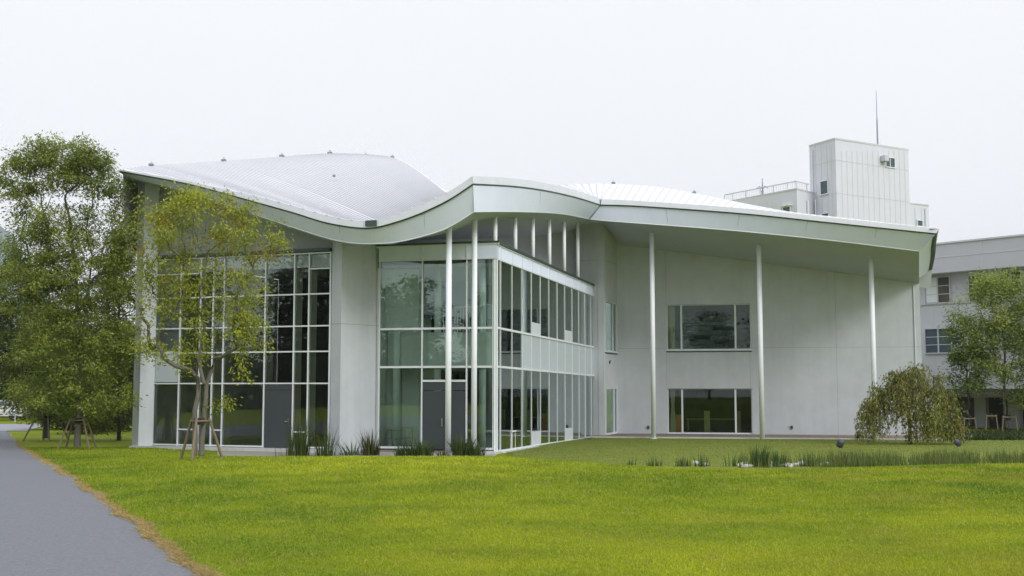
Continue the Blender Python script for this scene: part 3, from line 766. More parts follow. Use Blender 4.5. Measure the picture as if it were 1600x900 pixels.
for (px, o) in ((666, -1.3), (606, -.9), (737, -1.4)):
    c_ = MB(); q = AF.p(AF.s(px), 0, o); c_.tube([(q.x, q.y, .08), (q.x, q.y, 7.0)], .14, 14); c_.build('inner_column', M['fin_pale'], bld, smooth=True)
rl = MB(); ra, rb = AF.s(673), AF.s(775) + 0
zr0, zr1 = zA['m1'] - .1, AF.z(740, 476) 
AF.box(rl, ra, AF.L - .8, zr1 - .02, zr1 + .02, -1.14, -1.1)
k = 0
while ra + k * .115 < AF.L - .75:
    s = ra + k * .115; AF.box(rl, s - .012, s + .012, zr0, zr1 - .02, -1.13, -1.11); k += 1
s = 1.2
while s < 9:
    SF.box(rl, s - .012, s + .012, zM1(s) - .1, zM1(s) + 1.0, -.84, -.82); s += .14
SF.box(rl, 1.0, 9, zM1(2) + 1.0, zM1(2) + 1.03, -.85, -.81)
rl.build('railing', M['white_metal'], bld)
# dark furniture silhouettes: shelves seen in the atrium
for (px, w, h_) in ((800, 2.2, .9), (830, 1.5, .75)):
    pass
# ---- columns
def column(px, d, py, r, zb=None, flare=False, top=None):
    x, y = PL(px, d, py); zt_ = soffit_z(x, y, 8.5) + .05 if top is None else top; z0_ = -.2 if zb is None else zb
    m_ = MB(); m_.tube([(x, y, z0_), (x, y, zt_)], r, 20); m_.tube([(x, y, z0_), (x, y, z0_ + .03)], r * 1.35, 20)
    return m_.build('column', M['column'], bld, smooth=False)
def shade(o):
    for p in o.data.polygons: p.use_smooth = len(p.vertices) == 4
    return o
shade(column(700, 40.4, 700, .102, zb=-.1)); shade(column(740.5, 42.0, 700, .102, zb=-.05))
for px in (1021.5, 1191, 1368): shade(column(px, {1021.5: 53.9, 1191: 53.1, 1368: 52.2}[px], 680, .112, zb=0))
for px in (778.5, 809.5, 837, 862.5, 885.5, 906.5):
    s = SF.s(px, 380); p_ = SF.p(s, 0, -.12); q_ = (p_.x, p_.y)
    m_ = MB(); m_.tube([(q_[0], q_[1], 7.2), (q_[0], q_[1], soffit_z(q_[0], q_[1], 9) + .05)], .082, 14); shade(m_.build('column', M['column'], bld))

# ---- windows of the right wing
def window(f, sa, sb, za, zb, mulls, name='window', depth=.14, sill=True, gm='glass_win', fw=.04, interior=None):
    g = MB(); f.box(g, sa, sb, za, zb, -depth - .012, -depth); o = g.build(name, M[gm], bld)
    fr = MB(); D0, D1 = -depth - .05, -depth + .05
    f.box(fr, sa, sa + fw, za, zb, D0, D1); f.box(fr, sb - fw, sb, za, zb, D0, D1)
    f.box(fr, sa + fw, sb - fw, zb - fw, zb, D0, D1); f.box(fr, sa + fw, sb - fw, za, za + fw * 1.6, D0, D1)
    for m_ in mulls: f.box(fr, m_ - .045, m_ + .045, za + fw, zb - fw, D0 + .004, D1 + .02)
    fr.build('frame', M['white_metal'], o)
    if sill:
        s2 = MB(); f.box(s2, sa - .04, sb + .04, za - .035, za + .03, -.15, .06); s2.build('sill', M['white_metal'], o)
        s3 = MB(); f.box(s3, sa - .03, sb + .03, za - .10, za - .038, 0.002, .03); s3.build('sill_drip', M['gutter_dark'], o)
    return o
ms = [MF.s(1064.5, 510), MF.s(1149, 510)]
wo1 = window(MF, w1s[0], w1s[1], w1z[0], w1z[1], ms)
ms2 = [MF.s(1066, 640), MF.s(1149.5, 640)]
wo2 = window(MF, w1s[0], w1s[1], w2z[0], w2z[1], ms2, sill=False)
window(RW, rh[0][0], rh[0][1], rh[0][2], rh[0][3], [RW.s(958, 510)], depth=.06)
window(RW, rh[1][0], rh[1][1], rh[1][2], rh[1][3], [RW.s(960, 640)], depth=.06, sill=False)
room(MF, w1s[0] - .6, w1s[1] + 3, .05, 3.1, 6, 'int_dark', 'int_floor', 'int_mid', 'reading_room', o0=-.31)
room(MF, w1s[0] - .6, w1s[1] + 1, 3.3, 7.6, 5, 'int_mid', 'int_floor', 'int_ceil', 'upper_room', o0=-.31)
rb_ = MB(); RW.box(rb_, rh[0][0], rh[0][1] , .1, 7, -.9, -.8); rb_.build('blind', M['blind'], bld)
def curtain(f, sa, sb, za, zb, o, pinch=True):
    rows = []; n = 28
    for j in range(9):
        t = j / 8; w = 1 - (.45 * math.exp(-((t - .62) / .25) ** 2) if pinch else 0)
        rows.append([f.p(sa + (sb - sa) * (.5 + (i / (n - 1) - .5) * w), lerp(za, zb, t), o + .035 * math.sin(i * 1.25)) for i in range(n)])
    m_ = MB(); m_.grid(rows); return m_.build('curtain', M['curtain'], bld, smooth=True)
curtain(MF, MF.s(1046.5), MF.s(1055.5), w2z[0] + .06, w2z[1] - .02, -.42)
curtain(MF, MF.s(1045), MF.s(1056), w1z[0] + .06, w1z[1] - .02, -.42, False)
# things in the upper room: rows of paper boxes hung on a rack
rk = MB(); random.seed(11)
for j in range(8):
    zb_ = w1z[0] + .12 + j * .24; s = MF.s(1066); 
    while s < MF.s(1170):
        w = random.uniform(.35, .85)
        if random.random() < (.8 if s < MF.s(1108) else .35): MF.box(rk, s, s + w - .04, zb_, zb_ + .19, -2.0, -1.85 + random.uniform(-.05, .05))
        s += w
    MF.box(rk, MF.s(1064), MF.s(1172), zb_ - .03, zb_ - .01, -2.0, -1.9, 1)
rk_o = rk.build('display_rack', [M['book'], M['annex']], None, org=tuple(MF.p(MF.s(1120), w1z[0], -1.9)))
rk_o.data.transform(__import__('mathutils').Matrix.Identity(4)); tag(rk_o, 'dark rack of grey boxes behind the upper window of the right wing', 'rack')
cab = MB(); s = MF.s(1055.5); MF.box(cab, s, s + .28, .1, 1.0, -.9, -.5); MF.box(cab, s - .01, s + .29, 1.0, 1.03, -.92, -.48)
for zc_ in (.35, .62): MF.box(cab, s + .05, s + .23, zc_, zc_ + .02, -.5, -.48)
tag(cab.build('cabinet', M['orange'], None, org=tuple(MF.p(s, .1, -.7))), 'small orange cabinet beside the curtain behind the lower window', 'cabinet')
for i, (px, y0, y1, w) in enumerate(((1104, 671, 644, .3), (1155, 671, 644, .18))):
    sc_ = MB(); s, zt_ = MF.hit(px, y1); MF.box(sc_, s - w / 2, s + w / 2, .12, zt_, -1.55, -1.5); MF.box(sc_, s - w / 2 - .02, s + w / 2 + .02, .06, .12, -1.65, -1.4); MF.box(sc_, s - w / 2, s + w / 2, zt_, zt_ + .03, -1.57, -1.48)
    tag(sc_.build('display_board', M['yellow'], None, org=tuple(MF.p(s, .06, -1.5))), ['wide ochre standing board in the middle of the lower window', 'narrow ochre standing board at the right end of the lower window'][i], 'board')
tb = MB(); s0_ = MF.s(1070)
MF.box(tb, s0_, s0_ + 2.6, .74, .78, -3.2, -2.4)
for ss in (s0_ + .05, s0_ + 2.5):
    for oo in (-3.15, -2.45): MF.box(tb, ss, ss + .05, .06, .74, oo - .025, oo + .025)
tag(tb.build('reading_table', M['yellow'], None, org=tuple(MF.p(s0_, .06, -2.8))), 'long ochre table inside behind the lower window of the right wing', 'table')
# folded trolley in the atrium
tr = MB(); s0_ = AF.s(596)
def fr_(f, s0, s1, z0, z1, o, r=.015):
    tr.tube([f.p(s0, z0, o), f.p(s0, z1, o), f.p(s1, z1, o), f.p(s1, z0, o)], r, 6); tr.tube([f.p(s0, (z0 + z1) / 2, o), f.p(s1, (z0 + z1) / 2, o)], r, 6)
fr_(AF, s0_, s0_ + .55, .1, .75, -.7); fr_(AF, s0_, s0_ + .55, .1, .75, -1.1)
fr_(AF, s0_ + .6, s0_ + 1.0, .1, .85, -.7); 
tr.tube([AF.p(s0_ + .6, .15, -.7), AF.p(s0_ + 1.0, .8, -.7)], .012, 6); tr.tube([AF.p(s0_, .75, -.7), AF.p(s0_, .75, -1.1)], .012, 6)
tag(tr.build('folding_trolley', M['steel'], None, org=tuple(AF.p(s0_, .1, -.8))), 'grey tubular frame trolley standing inside the glass corner beside the wide pillar', 'trolley')
# low tables seen through the atrium
for i, (px, o, w) in enumerate(((757, -1.6, 1.3), (800, -1.7, 1.4))):
    f = AF if i == 0 else SF; s = f.s(px); t_ = MB(); f.box(t_, s - w / 2, s + w / 2, .70, .74, o - .6, o)
    for ss in (s - w / 2 + .03, s + w / 2 - .08):
        for oo in (o - .55, o - .05): f.box(t_, ss, ss + .05, .08, .70, oo - .02, oo + .02)
    tag(t_.build('reading_table', M['int_pale'], None, org=tuple(f.p(s, .08, o))), ['pale table inside the glass beside the right hand column of the entrance', 'pale table inside behind the first panes of the receding glass side'][i], 'table')
# small lit lamp in the hall
lp = MB(); lp.tube([q + Vector((0, 0, .09)), q + Vector((0, 0, 2.2))], .008, 5, 1); lp.tube([q + Vector((0, 0, .12)), q + Vector((0, 0, .0))], [.05, .11], 12, 1)
m_, t_, b_ = newmat('lamp_glow'); b_.inputs['Emission Color'].default_value = (1, .72, .42, 1); b_.inputs['Emission Strength'].default_value = 14; M['glow'] = m_
lamp = empty('pendant_lamp', tuple(q), 'small lit pendant lamp glowing behind the upper panes of the left hall', 'lamp')
lp.build('lamp_shade', [M['black'], M['black']], lamp)
bb_ = MB(); bb_.tube([q + Vector((0, 0, .02)), q + Vector((0, 0, -.02)), q + Vector((0, 0, -.07))], [.05, .075, .03], 10); bb_.build('bulb', M['glow'], lamp)

# ------------------------------------------------------------------ background buildings
def lines(f, mb, pxs, y0, y1, mi, o=.02, w=.05):
    for px in pxs:
        s = f.s(px, (y0 + y1) / 2); f.box(mb, s - w / 2, s + w / 2, f.z(px, y1), f.z(px, y0), 0, o, mi)
TL = Fac(PL(1266, 113.5, 300), PL(1307, 110, 300)); TR = Fac(PL(1307, 110, 300), PL(1421, 115.4, 300))
TR2 = Fac(PL(1421, 115.4, 330), PL(1451, 116.8, 330))
WLf = Fac(PL(1140, 118, 320), PL(1245, 110.5, 300)); WR = Fac(PL(1245, 110.5, 300), PL(1268, 112.5, 300))
tw = empty('tower_block', (38, 125, 0), 'pale panelled office block with a square lift tower rising behind the white roof', 'building')
t = MB()
ztw = TL.z(1307, 217)
def para(a, b, c): return [a, b, c, (a[0] + c[0] - b[0], a[1] + c[1] - b[1])]
tp_ = para(PL(1266, 113.5, 300), PL(1307, 110, 300), PL(1421, 115.4, 300)); t.prism(tp_, 0, ztw)
tp_ = para(PL(1265.4, 113.5, 300), PL(1307, 109.93, 300), PL(1421.6, 115.4, 300)); t.prism(tp_, ztw, ztw + .16, 1)
z2 = TR2.z(1436, 320); q1_, q2_ = PL(1420.5, 115.42, 330), PL(1451, 116.8, 330)
t.prism([q1_, q2_, (q2_[0] - 1.2, q2_[1] + 4), (q1_[0] - 1.2, q1_[1] + 4)], 0, z2); t.prism([(q1_[0], q1_[1] - .04), (q2_[0] + .05, q2_[1] - .04), (q2_[0] - 1.2, q2_[1] + 4), (q1_[0] - 1.2, q1_[1] + 4)], z2, z2 + .12, 1)
for yy in ((262, 250, 268), (311, 302, 318)):
    z = TL.z(1307, yy[1]); TL.box(t, 0, TL.L, z, z + .05, 0, .02, 1); TR.box(t, 0, TR.L, z, z + .05, 0, .02, 1)
lines(TL, t, [1275, 1284, 1293, 1300], 226, 340, 1); lines(TR, t, list(np.arange(1316, 1420, 8.2)), 236, 352, 1); lines(TR2, t, [1430, 1440, 1446], 325, 355, 1)
t.build('tower_wall', [M['tower'], M['tower_joint']], tw)
wg = MB(); zw = WLf.z(1245, 296)
wg.prism(para(PL(1140, 118, 320), PL(1245, 110.5, 300), PL(1275, 113.2, 300)), 0, zw); wg.prism(para(PL(1139, 118.1, 320), PL(1245, 110.42, 300), PL(1275, 113.1, 300)), zw, zw + .14, 1)
lines(WLf, wg, list(np.arange(1165, 1244, 7)), 318, 350, 1)
wg.build('wing_wall', [M['tower'], M['tower_joint']], tw)
def win(f, x0, x1, y0, y1, parent, pane='pane_blue', split=1, frame='white_metal', hood=0, name='window', fw=.09, ylines=0):
    sa, sb = f.s(x0, (y0 + y1) / 2), f.s(x1, (y0 + y1) / 2); za, zb = f.z((x0 + x1) / 2, y1), f.z((x0 + x1) / 2, y0)
    m_ = MB(); f.box(m_, sa, sb, za, zb, 0.0, .03); o = m_.build(name, M[pane], parent)
    fr = MB(); f.box(fr, sa - fw, sa, za - fw, zb + fw, 0, .1); f.box(fr, sb, sb + fw, za - fw, zb + fw, 0, .1); f.box(fr, sa, sb, za - fw, za, 0, .12); f.box(fr, sa, sb, zb, zb + fw, 0, .12)
    for k in range(1, split): s = lerp(sa, sb, k / split); f.box(fr, s - .04, s + .04, za, zb, .03, .08)
    for k in range(1, ylines + 1): z = lerp(za, zb, k / (ylines + 1)); f.box(fr, sa, sb, z - .02, z + .02, .03, .06)
    if hood: f.box(fr, sa - .2, sb + .2, zb + fw, zb + fw + .1, 0, .4)
    fr.build('frame', M[frame], o); return o
win(TL, 1283, 1294, 283, 303, tw); win(TR, 1383.5, 1397, 247, 261, tw, split=2); win(WLf, 1224.5, 1235, 324, 340, tw, hood=1); win(TR2, 1433, 1440.5, 345, 353, tw); win(TL, 1285, 1295, 334, 344, tw)
ac = MB(); s, z = TR.hit(1379, 249); TR.box(ac, s - .35, s + .25, z - .25, z + .3, .05, .6); TR.box(ac, s - .1, s + .1, z - .5, z - .25, .05, .3); ac.build('vent_hood', M['annex'], tw)
for px, y0, y1 in ((1276, 312, 345), (1261, 314, 345)):
    dp = MB()
    f = WR if px < 1269 else TL; s = f.s(px, 330); dp.tube([f.p(s, f.z(px, y1), .12), f.p(s, f.z(px, y0), .12)], .09, 8); dp.build('downpipe', M['white_metal'], tw)
f = TR2; s = f.s(1445, 335); dp = MB(); dp.tube([f.p(s, f.z(1445, 355), .12), f.p(s, f.z(1445, 326), .12)], .06, 8); dp.build('downpipe', M['white_metal'], tw)
s = TL.s(1270, 240); dp = MB(); dp.tube([TL.p(s, TL.z(1270, 300), .12), TL.p(s, TL.z(1270, 234), .12)], .07, 8)
dp.build('downpipe', M['white_metal'], tw)
rod = MB(); p0 = P(1371.5, 230, 114); p1 = P(1369, 142, 114); rod.tube([p0, p0.lerp(p1, .48), p0.lerp(p1, .5), p1], [.09, .07, .045, .025], 8); rod.build('lightning_rod', M['antenna'], tw)
ra_ = MB(); za_ = zw + .15; zb_ = WLf.z(1242, 283)
ps = [(WLf, WLf.s(p, 300)) for p in (1130, 1143, 1164, 1186, 1207, 1229, 1242.5)] + [(WR, WR.s(p, 290)) for p in (1246, 1262.5)]
for f, s in ps: ra_.tube([f.p(s, za_, -.15), f.p(s, zb_, -.15)], .05, 6)
WLf.box(ra_, -.8, WLf.L - .1, zb_ - .04, zb_ + .05, -.2, -.1); WR.box(ra_, 0, WR.L - .2, zb_ - .04, zb_ + .05, -.2, -.1)
s = -.6
while s < WLf.L: WLf.box(ra_, s - .012, s + .012, za_, zb_, -.16, -.14); s += .3
s = .2
while s < WR.L: WR.box(ra_, s - .012, s + .012, za_, zb_, -.16, -.14); s += .3
ra_.build('railing', M['tower'], tw)
an = MB(); f = WLf; s = f.s(1186, 300); b0 = f.p(s, za_, -.5); zt1 = f.z(1186, 278)
an.tube([b0, Vector((b0.x, b0.y, f.z(1186, 297)))], .12, 8); an.tube([Vector((b0.x, b0.y, f.z(1186, 297))), Vector((b0.x, b0.y, zt1))], [.08, .03], 6)
zc_ = f.z(1186, 292)
for k in range(6):
    w = k * math.pi / 3 + .2; dx, dy = math.cos(w), math.sin(w)
    an.tube([(b0.x, b0.y, zc_ - .2), (b0.x + dx * .3, b0.y + dy * .3, zc_ + .12), (b0.x + dx * .6, b0.y + dy * .6, zc_ - .1)], .03, 5)
an.build('antenna', M['antenna'], tw)

# right annex
XF = Fac(PL(1436, 69.5), PL(1720, 61.5)); an_ = empty('annex_building', tuple(XF.p(8, 0, -6)), 'grey three storey annex with a deep parapet band at the right edge', 'building')
t = MB(); zc0 = XF.z(1540, 607); zp0 = XF.z(1530, 424.5); zp1 = XF.z(1530, 379.5); zpm = XF.z(1530, 400.5)
XF.box(t, 0, XF.L, zc0 + .02, zp0 + .3, -8, 0)
ctop = XF.z(1480, 473.5); XF.box(t, 0, XF.L, ctop - .06, ctop + .02, 0, .08); 
cmid = XF.z(1480, 513); 
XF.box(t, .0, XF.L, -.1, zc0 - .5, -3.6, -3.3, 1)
t.build('wall', [M['annex'], M['int_dark']], an_)
t = MB(); XF.box(t, -.5, XF.L, zp0, zp1, -6, 1.1); XF.box(t, -.5, XF.L, zpm, zpm + .04, 1.1, 1.12, 1)
for px in (1548,): s = XF.s(px, 400); XF.box(t, s, s + .05, zp0, zp1, 1.1, 1.12, 1)
XF.box(t, -.5, XF.L, zp1, zp1 + .1, -6, 1.18, 1)
t.build('parapet', [M['annex_parapet'], M['tower_joint']], an_)
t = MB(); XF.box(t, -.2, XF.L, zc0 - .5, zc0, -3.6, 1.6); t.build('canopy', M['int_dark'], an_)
for px in (1507, 1560, 1612): 
    s = XF.s(px); t = MB(); XF.box(t, s - .35, s + .35, -.1, zc0 - .5, -2.2, -1.8); t.build('pier', M['annex'], an_)
for (x0, x1, y0, y1, sp2) in ((1447, 1484.5, 434, 473, 2), (1515, 1536, 431, 469, 2), (1566, 1596, 425, 462, 2)):
    o = win(XF, x0, x1, y0, y1, an_, split=sp2, frame='annex', fw=.06, ylines=2, pane='int_dark')
for (x0, x1, y0, y1, sp2) in ((1447, 1487, 514, 551, 2), (1520, 1558, 510, 548, 2), (1572, 1598, 506, 546, 2)):
    o = win(XF, x0, x1, y0, y1, an_, split=sp2, frame='annex', fw=.06, ylines=2, pane='pane_green' if 'pane_green' in M else 'pane_blue')
bl2 = MB(); s0_, s1_ = XF.s(1447.5, 450), XF.s(1464, 450); XF.box(bl2, s0_, s1_, XF.z(1455, 473), XF.z(1455, 434), .035, .05); bl2.build('blind', M['blind'], an_)

# ------------------------------------------------------------------ vegetation
def quads_mesh(name, pos, ax1, ax2, col, m, parent=None, org=(0, 0, 0), tri=False):
    n = len(pos); k = 3 if tri else 4
    o_ = np.array(ORG[parent.name]) if parent is not None else np.array(org, float)
    pos = pos - o_
    if tri: V = np.stack([pos - ax1, pos + ax1, pos + ax2], 1)
    else: V = np.stack([pos - ax2, pos + ax1, pos + ax2, pos - ax1], 1)
    V = V.reshape(-1, 3).astype(np.float32)
    me = bpy.data.meshes.new(name); me.vertices.add(n * k); me.vertices.foreach_set('co', V.ravel())
    me.loops.add(n * k); me.loops.foreach_set('vertex_index', np.arange(n * k, dtype=np.int32))
    me.polygons.add(n); me.polygons.foreach_set('loop_start', np.arange(0, n * k, k, dtype=np.int32))
    me.update(calc_edges=True)
    ca = me.color_attributes.new('leafcol', 'FLOAT_COLOR', 'POINT')
    cc = np.repeat(np.concatenate([col, np.ones((n, 1))], 1), k, axis=0).astype(np.float32); ca.data.foreach_set('color', cc.ravel())
    me.materials.append(m)
    return link_mesh(name, me, parent, org if parent is None else None)
def unit(v): return v / np.maximum(np.linalg.norm(v, axis=-1, keepdims=True), 1e-9)
def tree(name, label, cat, base, stems, blobs, nclus, leaves_per, leaf, cols, rtrunk, group=None, spread=.3, droop=.3, bark='bark', seed=1, rtip=.006, weep=False, crownz=None, accent=None, step=.35, bare=0, clumpf=1.0, cthr=0.0):
    """stems: list of polylines (relative to base); blobs: (cx,cy,cz,rx,ry,rz,weight) relative to base"""
    rg = np.random.default_rng(seed)
    base = np.array(base, float); root = empty(name, tuple(base), label, cat, group)
    nodes = []; par = []
    for st in stems:
        prev = -1
        for i in range(len(st) - 1):
            a, b = np.array(st[i], float), np.array(st[i + 1], float); L = np.linalg.norm(b - a); n = max(1, int(L / .3))
            for k in range(n):
                nodes.append(a + (b - a) * k / n + (rg.normal(0, .012, 3) if i or k else 0)); par.append(prev); prev = len(nodes) - 1
        nodes.append(np.array(st[-1], float)); par.append(prev)
    w = np.array([b[6] for b in blobs], float); w /= w.sum()
    T = []
    while len(T) < nclus:
        b = blobs[rg.choice(len(blobs), p=w)]
        v = unit(rg.normal(size=3)) * (rg.random() ** (1 / 2.2))
        q_ = np.array([b[0] + v[0] * b[3], b[1] + v[1] * b[4], b[2] + v[2] * b[5]]); fq = clumpf
        if fq and mnoise.noise(Vector(q_ * fq + seed * 3.7)) + .5 * mnoise.noise(Vector(q_ * fq * 2.1 + seed)) < cthr and rg.random() > .06: continue
        T.append(q_)
    T = np.array(T); top = nodes[int(np.argmax([n_[2] for n_ in nodes]))]
    cen = np.array([n_ for n_ in nodes]).mean(0)
    order = np.argsort(np.linalg.norm((T - cen) * [1, 1, .7], axis=1)); tips = []
    cap = len(nodes) + nclus * 14; NA = np.zeros((cap, 3)); NA[:len(nodes)] = nodes; cnt = len(nodes)
    par = par + [0] * (cap - cnt)
    zmin = T[:, 2].min() * .5 if crownz is None else crownz
    for i in order:
        t_ = T[i]; D = NA[:cnt] - t_
        cost = np.linalg.norm(D, axis=1) + np.maximum(D[:, 2] + .25, 0) * 1.3 + (NA[:cnt, 2] < zmin) * 3
        j = int(np.argmin(cost)); a = NA[j]; L = np.linalg.norm(t_ - a); n = max(2, min(12, int(L / step) + 1)); prev = j
        side = rg.normal(0, .07 * L, 3); 
        for k in range(1, n + 1):
            u = k / n; p = a + (t_ - a) * u + side * math.sin(math.pi * u) + np.array([0, 0, (.10 if not weep else .3) * L * math.sin(math.pi * u)])
            if k < n: p = p + rg.normal(0, .02, 3)
            NA[cnt] = p; par[cnt] = prev; prev = cnt; cnt += 1
        tips.append(prev)
    cntc = np.zeros(cnt)
    for tp_ in tips:
        j = tp_
        g = 0
        while j >= 0 and g < 900: cntc[j] += 1; j = par[j]; g += 1
    rr_ = np.maximum(rtip, rtrunk * .8 * (np.maximum(cntc, .3) / max(1, nclus)) ** .52)
    mb = MB(); kids = {}
    for i in range(cnt):
        if par[i] >= 0: kids.setdefault(par[i], []).append(i)
    # chains
    start = [i for i in range(cnt) if par[i] < 0]
    stack = [(s_, -1) for s_ in start]
    while stack:
        i, frm = stack.pop(); ch = [i] if frm < 0 else [frm, i]; j = i
        while j in kids:
            ks = sorted(kids[j], key=lambda q_: -cntc[q_])
            for q_ in ks[1:]: stack.append((q_, j))
            j = ks[0]; ch.append(j)
        if len(ch) < 2: continue
        rad = [rr_[q_] for q_ in ch]
        if frm >= 0: rad[0] = rad[1]
        else:
            zs = [NA[q_][2] for q_ in ch]
            fk = 1. if NA[ch[0]][2] < .4 else .55; rad = [max(r__, fk * rtrunk * (1 - .85 * min(1, z_ / max(1e-3, T[:, 2].max())))) * (1 + .25 * math.exp(-z_ / .12)) for r__, z_ in zip(rad, zs)] if True else rad
        mb.tube([Vector(base + NA[q_]) for q_ in ch], rad, 8 if max(rad) > .04 else 5 if max(rad) > .015 else 3, cap=False)
    trunk = mb.build('trunk', M[bark], root, smooth=True)
    # leaves
    tipP = NA[tips]; n = leaves_per
    ctr = np.repeat(tipP, n, axis=0)
    if weep:
        hang = rg.random((len(ctr), 1)) ** .8
        sid = np.tile(np.arange(n) % 6, len(tipP)); so = rg.normal(0, spread * .5, (len(tipP), 6, 2)); ln_ = np.minimum(rg.uniform(.4, 1.0, (len(tipP), 6)), (tipP[:, 2:3] - .05) / weep)
        ti_ = np.repeat(np.arange(len(tipP)), n); hang = hang * ln_[ti_, sid][:, None]
        off = np.concatenate([so[ti_, sid] * (.4 + .9 * np.minimum(1, hang * 2.5)) + rg.normal(0, .035, (len(ctr), 2)), -hang * weep + .05], 1)
    else:
        off = rg.normal(0, spread, (len(ctr), 3)) * [1, 1, .62]; off[:, 2] -= droop * np.linalg.norm(off[:, :2], axis=1) * .6
    pos = base + ctr + off
    d = unit(np.concatenate([off[:, :2] + rg.normal(0, spread * .7, (len(ctr), 2)), (rg.normal(0, .35, (len(ctr), 1)) - droop) * spread * 1.6], 1))
    nrm = unit(rg.normal(0, .55, (len(ctr), 3)) + [0, 0, 1]); side = unit(np.cross(d, nrm))
    sz_ = leaf[0] * rg.uniform(.65, 1.3, (len(ctr), 1)); 
    ax2 = d * sz_ * .5; ax1 = side * sz_ * leaf[1] * .5
    cidx = rg.random(len(tipP)); cl_ = np.repeat(cidx, n)[:, None] * .65 + rg.random((len(ctr), 1)) * .35
    c0_, c1_ = np.array(cols[0]), np.array(cols[1]); col = c0_ + (c1_ - c0_) * cl_
    if accent is not None:
        zrel = (np.repeat(tipP[:, 2], n) - T[:, 2].min()) / (T[:, 2].max() - T[:, 2].min())
        pa = np.repeat(rg.random(len(tipP)) < accent[1], n) & (rg.random(len(ctr)) < .6) & (zrel > accent[2])
        col[pa] = np.array(accent[0]) * rg.uniform(.7, 1.2, (pa.sum(), 1))
    quads_mesh('crown', pos, ax1, ax2, col, M['leaf'], root)
    return root
GREEN_FRONT = ((.16, .215, .03), (.45, .47, .045))
GREEN_BACK = ((.085, .145, .03), (.34, .39, .06))
def wx(px, py, d, b):        # point relative to base
    p = P(px, py, d); return np.array([p.x - b[0], p.y - b[1], p.z - b[2]])
def blobs_px(lst, d, b):
    out = []
    for (px, py, rx, ry, w) in lst:
        c = wx(px, py, d, b); out.append((c[0], c[1], c[2], rx * d / F, rx * d / F * .9, ry * d / F, w))
    return out
def stems_px(lst, d, b): return [[wx(x, y, d, b) + np.array([0, (k * .12), 0]) for k, (x, y) in enumerate(st)] for st in lst]
# front staked tree, left of the glazed hall
b = on(310, 28.2, 712); dF = 28.2
tree('staked_tree', 'slim twin stemmed yellow green tree held by stakes before the glazed hall', 'tree', b,
     stems_px([[(303, 712), (304, 640), (305, 590), (296, 545), (290, 500), (270, 440), (262, 400)],
               [(315, 712), (317, 650), (319, 600), (331, 560), (334, 500), (338, 440), (344, 380), (338, 330)],
               [(319, 600), (308, 560), (315, 520), (312, 460), (300, 400), (290, 350)]], dF, b),
     blobs_px([(325, 350, 84, 50, 2.4), (250, 375, 46, 66, 2.4), (398, 372, 50, 40, 2.0), (290, 315, 70, 26, 1.2), (360, 322, 50, 24, .9), (250, 460, 42, 60, 1.9), (385, 510, 36, 55, 1.3), (285, 545, 50, 34, 1.1), (240, 545, 30, 26, .8), (375, 445, 48, 44, 1.6), (300, 490, 50, 40, .8), (430, 385, 28, 12, .2), (310, 430, 60, 50, 1.1), (350, 625, 22, 12, .06), (395, 580, 25, 10, .12)], dF, b),
     310, 58, (.095, .36), GREEN_FRONT, .07, spread=.15, droop=.55, seed=3, clumpf=1.7, cthr=-.1, accent=((.34, .21, .012), .12, .55), step=.3)
# left group of trees
b = on(120, 43.5, 698); d1_ = 43.5
tree('tall_tree', 'tallest leafy tree of the left group, upright crown, stakes at its foot', 'tree', b,
     stems_px([[(121, 698), (122, 600), (118, 500), (112, 420), (100, 330), (80, 260)], [(121, 560), (135, 470), (140, 400), (122, 330), (125, 270)], [(119, 520), (90, 440), (70, 360), (55, 290)], [(118, 500), (150, 420), (172, 340), (178, 290)]], d1_, b),
     blobs_px([(68, 258, 50, 50, 2.4), (128, 258, 48, 46, 2.2), (28, 290, 36, 40, .9), (168, 300, 34, 42, .7), (95, 360, 85, 60, 2.6), (90, 450, 100, 60, 4.4), (120, 540, 105, 65, 5.2), (112, 616, 98, 44, 4.4), (185, 400, 28, 90, 1.7), (40, 420, 50, 80, 2.0)], d1_, b),
     800, 100, (.13, .38), GREEN_BACK, .13, group='trees left of the building', spread=.20, droop=.4, clumpf=1.5, cthr=-.14, seed=5, rtip=.009, step=.5)
b = on(70, 52, 685); d2_ = 52
tree('broad_tree', 'darker spreading tree behind the tall one, nearest to the road and its parked car', 'tree', b,
     stems_px([[(72, 685), (76, 620), (70, 540), (50, 450), (35, 380)], [(74, 640), (100, 560), (110, 480)], [(72, 600), (40, 520), (34, 440)]], d2_, b),
     blobs_px([(30, 470, 60, 90, 3), (70, 540, 75, 70, 3.2), (90, 610, 85, 42, 3), (-40, 470, 40, 60, 1.4), (34, 340, 16, 40, .35), (55, 560, 50, 50, 2)], d2_, b),
     440, 80, (.17, .4), ((.05, .09, .02), (.19, .225, .04)), .16, group='trees left of the building', spread=.34, droop=.4, seed=8, rtip=.012, bark='bark_dark', step=.55)
b = on(185, 52, 690); d3_ = 52
tree('slim_tree', 'slim dark tree standing close against the left pillar of the building', 'tree', b,
     stems_px([[(186, 690), (185, 600), (182, 500), (188, 400), (190, 320)]], d3_, b),
     blobs_px([(192, 350, 26, 60, 1.6), (185, 450, 30, 70, 2), (178, 560, 40, 60, 2.6), (165, 640, 45, 35, 1.2)], d3_, b),
     280, 76, (.15, .4), ((.055, .095, .02), (.23, .25, .04)), .09, group='trees left of the building', spread=.28, droop=.4, seed=9, rtip=.01, bark='bark_dark', step=.5, accent=((.25, .17, .015), .1, .7))
b = on(235, 40, 560); 
